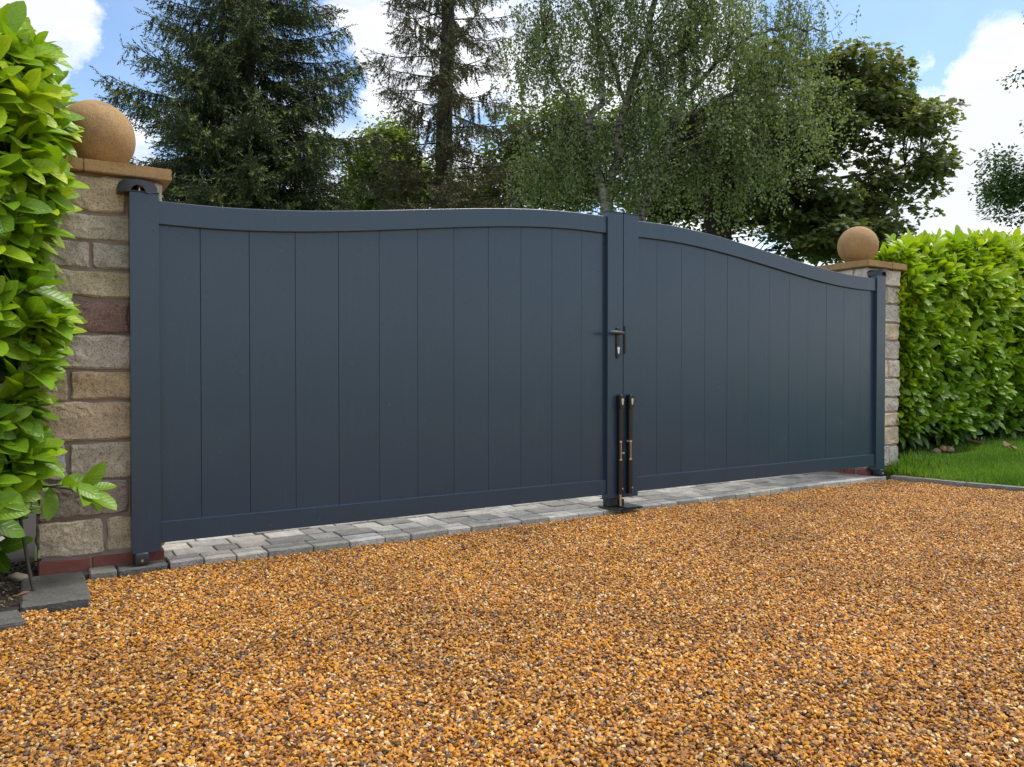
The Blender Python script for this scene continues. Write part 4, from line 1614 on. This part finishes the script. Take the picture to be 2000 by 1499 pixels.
    link('branches', bt.mesh('branches'), M['limb'], t)
    o = link('crown', np_mesh('crown', np.concatenate(VV), np.concatenate(FF), tint=np.clip(np.concatenate(TT), 0, 1)), mat, t)
    o['kind'] = 'stuff'
    print('spruce twigs', len(P))
    return t


def ground_at(x, depth):
    p = seen(x, 727, depth)
    return (p[0], p[1], -0.07)


b1 = ground_at(488, 18.0)
spruce('dense dark spruce with drooping branches behind the left gate leaf', b1, 17.5, lambda z: float(np.interp(z, [2, 4.8, 7.2, 9.6, 12, 17.6], [2.6, 3.10, 2.65, 1.85, 1.25, 0.12])),
       200, 0.38, 0.085, 0.12, M['spruce'], 0.42, 0.95, 0.10, 0.30, 21, ivy=250)
b2 = ground_at(872, 21.0)
spruce('thin spruce with bare brownish drooping branches and an ivy trunk', b2, 20.0, lambda z: 2.75 * max(0, 1 - z / 20.5) ** 0.55,
       150, 0.40, 0.12, 0.12, M['sparse_spruce'], 0.40, 0.60, 0.25, 0.34, 33, zmin=3.0, ivy=1500)


# broadleaf trees
def leaf_rhomb():
    return np.array([[0, 0, 0], [0.45, -0.38, 0.06], [1, 0, -0.05], [0.45, 0.38, 0.06]]), np.array([[0, 1, 2], [0, 2, 3]])


def leaf_lobed():
    out = [(0, 0), (0.25, -0.52), (0.40, -0.22), (0.74, -0.38), (1.0, 0.0), (0.74, 0.38), (0.40, 0.22), (0.25, 0.52)]
    V = [(0.35, 0, 0.06)] + [(x, y, -0.10 * (x * x) - 0.08 * abs(y)) for x, y in out]
    F = [(0, 1 + i, 1 + (i + 1) % len(out)) for i in range(len(out))]
    return np.array(V), np.array(F)


def broadleaf(name, label, base, stems, blobs, n_clump, clump_r, per, leaf, template, mat, bark, style, seed, limb_r=0.02, tint0=0.5, gap=0.0, flat=0.55, gapscale=0.9, hang=(0.5, 1.3), clump_blobs_w=None):
    """stems: polylines of (x,y,z,r); blobs: (centre, (rx,ry,rz)) volumes of the crown"""
    r = np.random.default_rng(seed)
    t = empty(name, base)
    tag(t, label, 'tree', 'trees behind the gate')
    base = np.array(base)
    tr = Tubes()
    SK = []
    for st in stems:
        st = np.array(st, float)
        k = np.linspace(0, len(st) - 1, 4 * (len(st) - 1) + 1)
        pts = np.stack([np.interp(k, np.arange(len(st)), st[:, c]) for c in range(4)], 1)
        pts[1:-1, :3] += r.normal(0, 0.03, (len(pts) - 2, 3))
        tr.add(pts[:, :3] - base, pts[:, 3], 8)
        SK.append(pts)
    SK = np.concatenate(SK)
    vol = np.array([b[1][0] * b[1][1] * b[1][2] for b in blobs]) ** (0.75)
    vol /= vol.sum()
    C = []
    tries = 0
    while len(C) < n_clump and tries < n_clump * 30:
        tries += 1
        c, rad = blobs[r.choice(len(blobs), p=vol)]
        d = unit(r.normal(0, 1, 3)) * r.random() ** 0.40
        q = np.array(c) + (RT * d[0] * rad[0] + np.array([0, 0, 1]) * d[2] * rad[2] + np.array([FW[0], FW[1], 0]) * d[1] * rad[1])
        if gap and mnoise.noise(Vector(q * gapscale) + Vector((seed, 0, 0))) < -0.55 + gap:
            continue
        C.append(q)
    C = np.array(C)
    bt = Tubes()
    P, D, Z, SC, TI = [], [], [], [], []
    for q in C:
        dv = SK[:, :3] - q
        dist = np.linalg.norm(dv, axis=1) + 1.5 * np.maximum(0, dv[:, 2] + 0.2)
        j = int(np.argmin(dist))
        s0 = SK[j, :3]
        span = np.linalg.norm(q - s0)
        m1 = s0 + (q - s0) * 0.5 + np.array([0, 0, 0.12 * span]) + r.normal(0, .05 * span, 3)
        rr = min(limb_r * (0.4 + 0.35 * span), SK[j, 3] * .7)
        bt.add(np.array([s0, s0 * .45 + m1 * .55 + r.normal(0, .02 * span, 3), m1, q]) - base, [rr, rr * .8, rr * .6, 0.005], 4)
        ct = tint0 + r.normal(0, .13)
        if style == 'weep':
            ns = max(1, int(per / 26))
            for _ in range(ns):
                a = q + r.normal(0, clump_r * .55, 3)
                hl = r.uniform(*hang)
                n = int(26 * hl / 0.9) + 4
                v = r.random(n)
                sway = r.normal(0, .10, 3)
                sway[2] = 0
                pp = a + np.array([0, 0, -1]) * (hl * v)[:, None] + sway * (v ** 2)[:, None] + r.normal(0, .045, (n, 3))
                bt.add(np.array([q, a * .7 + q * .3, a + sway * .25 - np.array([0, 0, hl * .5]), a + sway - np.array([0, 0, hl])]) - base, [.005, .004, .003, .002], 3)
                P.append(pp)
                D.append(r.normal(0, .7, (n, 3)) + np.array([0, 0, -.8]))
                Z.append(r.normal(0, 1, (n, 3)))
                SC.append(leaf * r.uniform(.6, 1.25, n))
                TI.append(ct + r.normal(0, .14, n))
        else:
            n = per
            d = unit(r.normal(0, 1, (n, 3))) * (r.random(n) ** 0.45)[:, None] * clump_r
            d[:, 2] *= flat
            pp = q + d
            if style == 'tier':
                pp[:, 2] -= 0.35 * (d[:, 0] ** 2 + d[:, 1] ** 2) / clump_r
            P.append(pp)
            D.append(unit(d) * np.array([1, 1, .4]) + r.normal(0, .35, (n, 3)) + np.array([0, 0, -.25]))
            Z.append(np.array([0, 0, 1.0]) + r.normal(0, .42, (n, 3)))
            SC.append(leaf * r.uniform(.6, 1.2, n))
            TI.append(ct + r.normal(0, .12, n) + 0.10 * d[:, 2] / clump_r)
    P, D, Z, SC, TI = map(np.concatenate, (P, D, Z, SC, TI))
    TV, TF = template
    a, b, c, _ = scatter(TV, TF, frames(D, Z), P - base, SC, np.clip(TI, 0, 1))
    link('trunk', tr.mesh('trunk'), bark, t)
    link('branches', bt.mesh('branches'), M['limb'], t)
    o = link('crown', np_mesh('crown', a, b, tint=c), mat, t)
    o['kind'] = 'stuff'
    print(name, 'leaves', len(P))
    return t


def stem(depth, pts):
    """stem through survey points (x, y, radius[, depth offset])"""
    out = []
    for p in pts:
        d = depth + (p[3] if len(p) > 3 else 0)
        q = seen(p[0], p[1], d)
        out.append((q[0], q[1], q[2], p[2]))
    return out


def blob(x, y, depth, rx, ry, rd):
    """crown volume: centre on a survey line, half sizes in metres from survey pixels"""
    return (seen(x, y, depth), (rx * depth / FPX, rd, ry * depth / FPX))


# silver birch, several leaning stems
DB = 16.0
g = ground_at(1225, DB)
b0 = (g[0], g[1], -0.07)


def foot(x, depth, r_):
    q = ground_at(x, depth)
    return (q[0], q[1], -0.1, r_)


birch_stems = [
    [foot(1195, DB, .17)] + stem(DB, [(1188, 400, .12), (1205, 300, .10), (1222, 200, .085), (1262, 90, .07), (1290, -40, .05), (1310, -220, .03)]),
    [foot(1190, DB - .3, .14)] + stem(DB - .3, [(1180, 400, .10), (1160, 300, .085), (1150, 250, .075), (1172, 205, .07), (1178, 140, .055), (1165, 40, .045), (1150, -120, .025)]),
    [foot(1235, DB + .3, .17)] + stem(DB + .3, [(1252, 405, .125), (1282, 340, .11), (1310, 270, .10), (1326, 205, .085), (1335, 110, .07), (1350, 0, .05), (1380, -160, .03)]),
    stem(DB, [(1150, 250, .05), (1110, 200, .04), (1085, 150, .032), (1060, 60, .025), (1050, -60, .018)]),
    stem(DB + .3, [(1326, 205, .05), (1400, 120, .042), (1470, 70, .034), (1540, 50, .024), (1600, 60, .015)]),
    stem(DB, [(1222, 200, .05), (1190, 90, .04), (1120, 0, .03), (1080, -100, .02)]),
    stem(DB + .3, [(1310, 270, .04), (1370, 215, .032), (1440, 180, .025), (1520, 165, .016)]),
]
birch_blobs = [blob(1130, 60, DB, 120, 130, 1.4), blob(1280, 20, DB, 150, 130, 1.6), blob(1440, 30, DB + .2, 150, 110, 1.5), blob(1560, 60, DB + .2, 65, 90, 1.0),
               blob(1100, 230, DB, 105, 110, 1.3), blob(1250, 200, DB, 120, 110, 1.5), blob(1400, 190, DB, 120, 100, 1.4), blob(1530, 200, DB, 85, 110, 1.1),
               blob(1060, 330, DB + .4, 70, 60, 1.0), blob(1300, 330, DB + .3, 130, 60, 1.2), blob(1480, 310, DB, 90, 70, 1.0), blob(1250, -180, DB, 280, 140, 2.0)]
birch_blobs += [blob(1215, 345, DB - .8, 90, 55, .5), blob(1140, 330, DB - .6, 80, 60, .5), blob(1040, 90, DB, 60, 110, 1.0), blob(1030, 250, DB, 45, 70, .8)]
broadleaf('birch_tree', 'tall silver birch with leaning pale stems and weeping fine foliage', b0, birch_stems, birch_blobs, 650, 0.42, 130, 0.062, leaf_rhomb(),
          M['birch_leaf'], M['birch_bark'], 'weep', 51, limb_r=0.018, tint0=0.5, gap=0.42, gapscale=0.8, hang=(0.35, 1.1))

# dark sycamore to the right of the birch
DM = 19.0
g = ground_at(1410, DM)
b0 = (g[0], g[1], -0.07)
syc_stems = [
    [foot(1405, DM, .24)] + stem(DM, [(1395, 460, .16), (1385, 400, .13), (1370, 330, .10), (1355, 250, .06), (1350, 190, .03)]),
    [foot(1415, DM, .24)] + stem(DM, [(1415, 455, .16), (1420, 400, .14), (1418, 340, .12), (1425, 270, .08), (1440, 180, .04)]),
    stem(DM, [(1418, 420, .10), (1450, 390, .085), (1500, 350, .07), (1560, 310, .06), (1610, 280, .05), (1640, 200, .03)]),
    stem(DM, [(1450, 395, .07), (1540, 380, .055), (1640, 350, .045), (1730, 330, .03), (1800, 320, .018)]),
    stem(DM, [(1600, 330, .06), (1605, 300, .05), (1600, 240, .04), (1590, 160, .02)]),
    stem(DM, [(1610, 285, .05), (1680, 240, .04), (1740, 190, .025), (1790, 170, .015)]),
    stem(DM, [(1420, 440, .07), (1520, 430, .055), (1620, 440, .04), (1700, 445, .02)]),
]
syc_blobs = [blob(1500, 250, DM, 140, 110, 1.8), blob(1600, 220, DM, 120, 90, 1.8), blob(1690, 170, DM, 70, 55, 1.2), blob(1740, 240, DM, 85, 60, 1.3), blob(1760, 330, DM, 85, 55, 1.4),
             blob(1700, 410, DM, 100, 60, 1.4), blob(1580, 400, DM, 120, 60, 1.6), blob(1470, 370, DM, 100, 60, 1.5), blob(1640, 460, DM - .5, 130, 40, 1.5), blob(1540, 130, DM, 100, 50, 1.3),
             blob(1660, 120, DM, 60, 25, 1.0), blob(1810, 220, DM, 30, 22, 0.6), blob(1825, 320, DM, 25, 25, 0.6), blob(1360, 300, DM + .6, 70, 70, 1.2), blob(1750, 470, DM, 60, 30, .8)]
broadleaf('sycamore_tree', 'broad dark sycamore with layered leaves rising behind the right gate leaf', b0, syc_stems, syc_blobs, 640, 0.50, 44, 0.165, leaf_lobed(),
          M['maple_leaf'], M['limb'], 'tier', 77, limb_r=0.022, tint0=0.45, gap=0.32, flat=0.30, gapscale=0.8)

# paler trees further back
DP = 27.0
for (x, blobs_, lab, sd_, t0) in [
    (770, [blob(745, 330, DP, 70, 60, 1.6), blob(800, 370, DP, 90, 40, 1.6), blob(700, 390, DP, 80, 40, 1.4), blob(770, 275, DP, 45, 40, 1.0)],
     'pale green broadleaf tree showing low between the two spruces', 91, .6),
    (1010, [blob(1000, 330, DP, 70, 70, 1.5), blob(1060, 370, DP, 100, 50, 1.6), blob(950, 390, DP, 90, 40, 1.5), blob(1120, 330, DP, 70, 70, 1.5), blob(1150, 240, DP, 90, 70, 1.6), blob(1010, 250, DP, 40, 50, 1.2)],
     'olive green broadleaf tree filling the space behind the birch stems', 93, .35),
    (1300, [blob(1250, 380, DP, 110, 50, 1.6), blob(1330, 350, DP, 100, 70, 1.6), blob(1400, 390, DP, 110, 60, 1.6), blob(1500, 420, DP, 120, 50, 1.6), blob(1300, 250, DP, 110, 80, 1.6), blob(1430, 280, DP, 100, 80, 1.6)],
     'yellow green broadleaf tree glimpsed low behind the sycamore trunks', 95, .30)]:
    q = ground_at(x, DP)
    sts = [[(q[0], q[1], -0.1, .22)] + stem(DP, [(x, 430, .16), (x + 10, 370, .10), (x - 5, 310, .04)]), stem(DP, [(x, 430, .10), (x + 60, 390, .06), (x + 90, 350, .03)]), stem(DP, [(x, 430, .10), (x - 50, 390, .06), (x - 70, 350, .03)])]
    broadleaf('broadleaf_tree', lab, (q[0], q[1], -0.07), sts, blobs_, 300, 0.62, 75, 0.17, leaf_rhomb(), M['pale_leaf'], M['limb'], 'round', sd_, tint0=t0, gap=0.25, flat=.7)

# ash at the right edge
DA = 24.0
q = ground_at(2200, DA)
ash_stems = [[(q[0], q[1], -0.1, .30)] + stem(DA, [(2195, 500, .24), (2190, 380, .2), (2180, 250, .15), (2170, 100, .1), (2160, -60, .06)]),
             stem(DA, [(2190, 400, .11), (2110, 370, .08), (2020, 360, .05), (1950, 370, .02)]),
             stem(DA, [(2180, 250, .1), (2090, 170, .07), (2030, 135, .04), (1985, 145, .015)])]
ash_blobs = [blob(1985, 365, DA, 55, 55, 1.2), blob(2010, 370, DA, 75, 60, 1.4), blob(1955, 400, DA, 30, 25, .8), blob(2120, 370, DA, 110, 110, 2), blob(2180, 200, DA, 150, 130, 2), blob(2180, 0, DA, 130, 140, 2), blob(2040, 130, DA, 55, 35, .8), blob(1970, 310, DA, 30, 25, .6)]
broadleaf('ash_tree', 'soft green ash tree reaching into view at the right edge', (q[0], q[1], -0.07), ash_stems, ash_blobs, 330, 0.55, 90, 0.13, leaf_rhomb(), M['ash_leaf'], M['limb'], 'round', 61, tint0=.5, gap=.15, flat=.75)


# ------------------------------------------------------------------ small litter
def pebble(name, loc, size, seed, label, cat, mat):
    bm = bmesh.new()
    bmesh.ops.create_icosphere(bm, subdivisions=3, radius=1.0)
    for v in bm.verts:
        k = 1 + 0.28 * mnoise.noise(v.co * 1.4 + Vector((seed * 5.3, 0, 0)))
        v.co = Vector((v.co.x * size[0] * k, v.co.y * size[1] * k, v.co.z * size[2] * k))
    o = link(name, from_bm(name, bm, True), mat)
    o.location = loc
    o.rotation_euler = (random.uniform(-.2, .2), random.uniform(-.2, .2), random.uniform(0, 6))
    tag(o, label, cat)
    return o


def onground(x, y, z):
    d = bearing(x, y)
    k = (z - CAM[2]) / d[2]
    return CAM + d * k


pebble('stone', onground(37, 1128, -0.01), (.045, .03, .018), 1, 'flat brownish stone lying on the soil under the left laurel', 'stone', M['pebble'])
pebble('pebble', onground(56, 1126, -0.015), (.014, .012, .01), 2, 'small pinkish pebble beside the flat stone in the soil', 'pebble', M['pebble'])
pebble('pebble', onground(62, 1136, -0.015), (.016, .012, .01), 3, 'small pale pebble at the corner of the edging slab', 'pebble', simple('pale_pebble', (0.42, 0.38, 0.32), 0.8))
pebble('stone', onlawn(1829, 883, 0.042), (.052, .042, .034), 4, 'leftmost of three brown stones lying in the lawn by the hedge', 'stone', M['pebble'])
pebble('stone', onlawn(1842, 877, 0.058), (.032, .030, .030), 5, 'middle yellowish one of three stones in the lawn by the hedge', 'stone', simple('ochre_stone', (0.36, 0.25, 0.12), 0.85))
pebble('stone', onlawn(1855, 879, 0.045), (.044, .038, .034), 6, 'rightmost of three brown stones lying in the lawn by the hedge', 'stone', M['pebble'])


def dead_leaf(loc, ln, rz, tilt, label):
    TV, TF, TU = laurel_template(-0.25, 0.8)
    me = np_mesh('fallen_leaf', TV * ln, TF, True)
    o = link('fallen_leaf', me, M['needle_litter'])
    o.location = loc
    o.rotation_euler = (tilt, 0.1, rz)
    so_ = o.modifiers.new('thickness', 'SOLIDIFY')
    so_.thickness = 0.0012
    tag(o, label, 'fallen leaf')
    return o


dead_leaf(onlawn(1962, 872, 0.06), .15, 0.4, .5, 'dark brown fallen leaf on the lawn below the hedge')
dead_leaf(onlawn(1922, 868, 0.06), .15, 2.2, .3, 'pale curled fallen leaf in the shade at the hedge foot')
dead_leaf(onlawn(1985, 878, 0.06), .12, 0.9, .2, 'tan fallen leaf on the lawn at the right edge')
dead_leaf(onground(30, 1165, 0.012), .05, 0.2, .1, 'little brown fallen leaf on the dark edging slab')


def bed_litter():
    r = np.random.default_rng(5)
    n = 1500
    x = r.uniform(-1.1, -0.38, n)
    yy = r.uniform(-0.34, 0.5, n)
    bm = bmesh.new()
    bmesh.ops.create_icosphere(bm, subdivisions=1, radius=1.0)
    bm.verts.ensure_lookup_table()
    TV = np.array([v.co[:] for v in bm.verts])
    TF = np.array([[v.index for v in f.verts] for f in bm.faces])
    bm.free()
    k = r.uniform(.003, .011, n)
    sc = np.stack([k * r.uniform(.8, 1.6, n), k, k * r.uniform(.3, .7, n)], 1)
    loc = np.stack([x, yy, np.full(n, -0.026)], 1)
    V, F, T, _ = scatter(TV, TF, frames(r.normal(0, 1, (n, 3)) * np.array([1, 1, .3]), np.tile([0, 0, 1.0], (n, 1)) + r.normal(0, .3, (n, 3))), loc, sc, r.random(n))
    m, t, b = new_mat('bed_grit')
    at = N(t, 'ShaderNodeAttribute', attribute_name='tint')
    L(t, RAMP(t, at.outputs['Fac'], [(0.0, (0.02, 0.016, 0.012)), (0.6, (0.07, 0.05, 0.035)), (0.85, (0.20, 0.12, 0.05)), (1.0, (0.34, 0.27, 0.20))]), b.inputs['Base Color'])
    b.inputs['Roughness'].default_value = 0.9
    o = link('bed_grit', np_mesh('bed_grit', V, F, tint=T), m)
    tag(o, 'crumbs of soil, grit and leaf litter under the left laurel', 'soil litter', kind='stuff')


bed_litter()
print('tris', sum(len(p.vertices) - 2 for me in bpy.data.meshes for p in me.polygons))
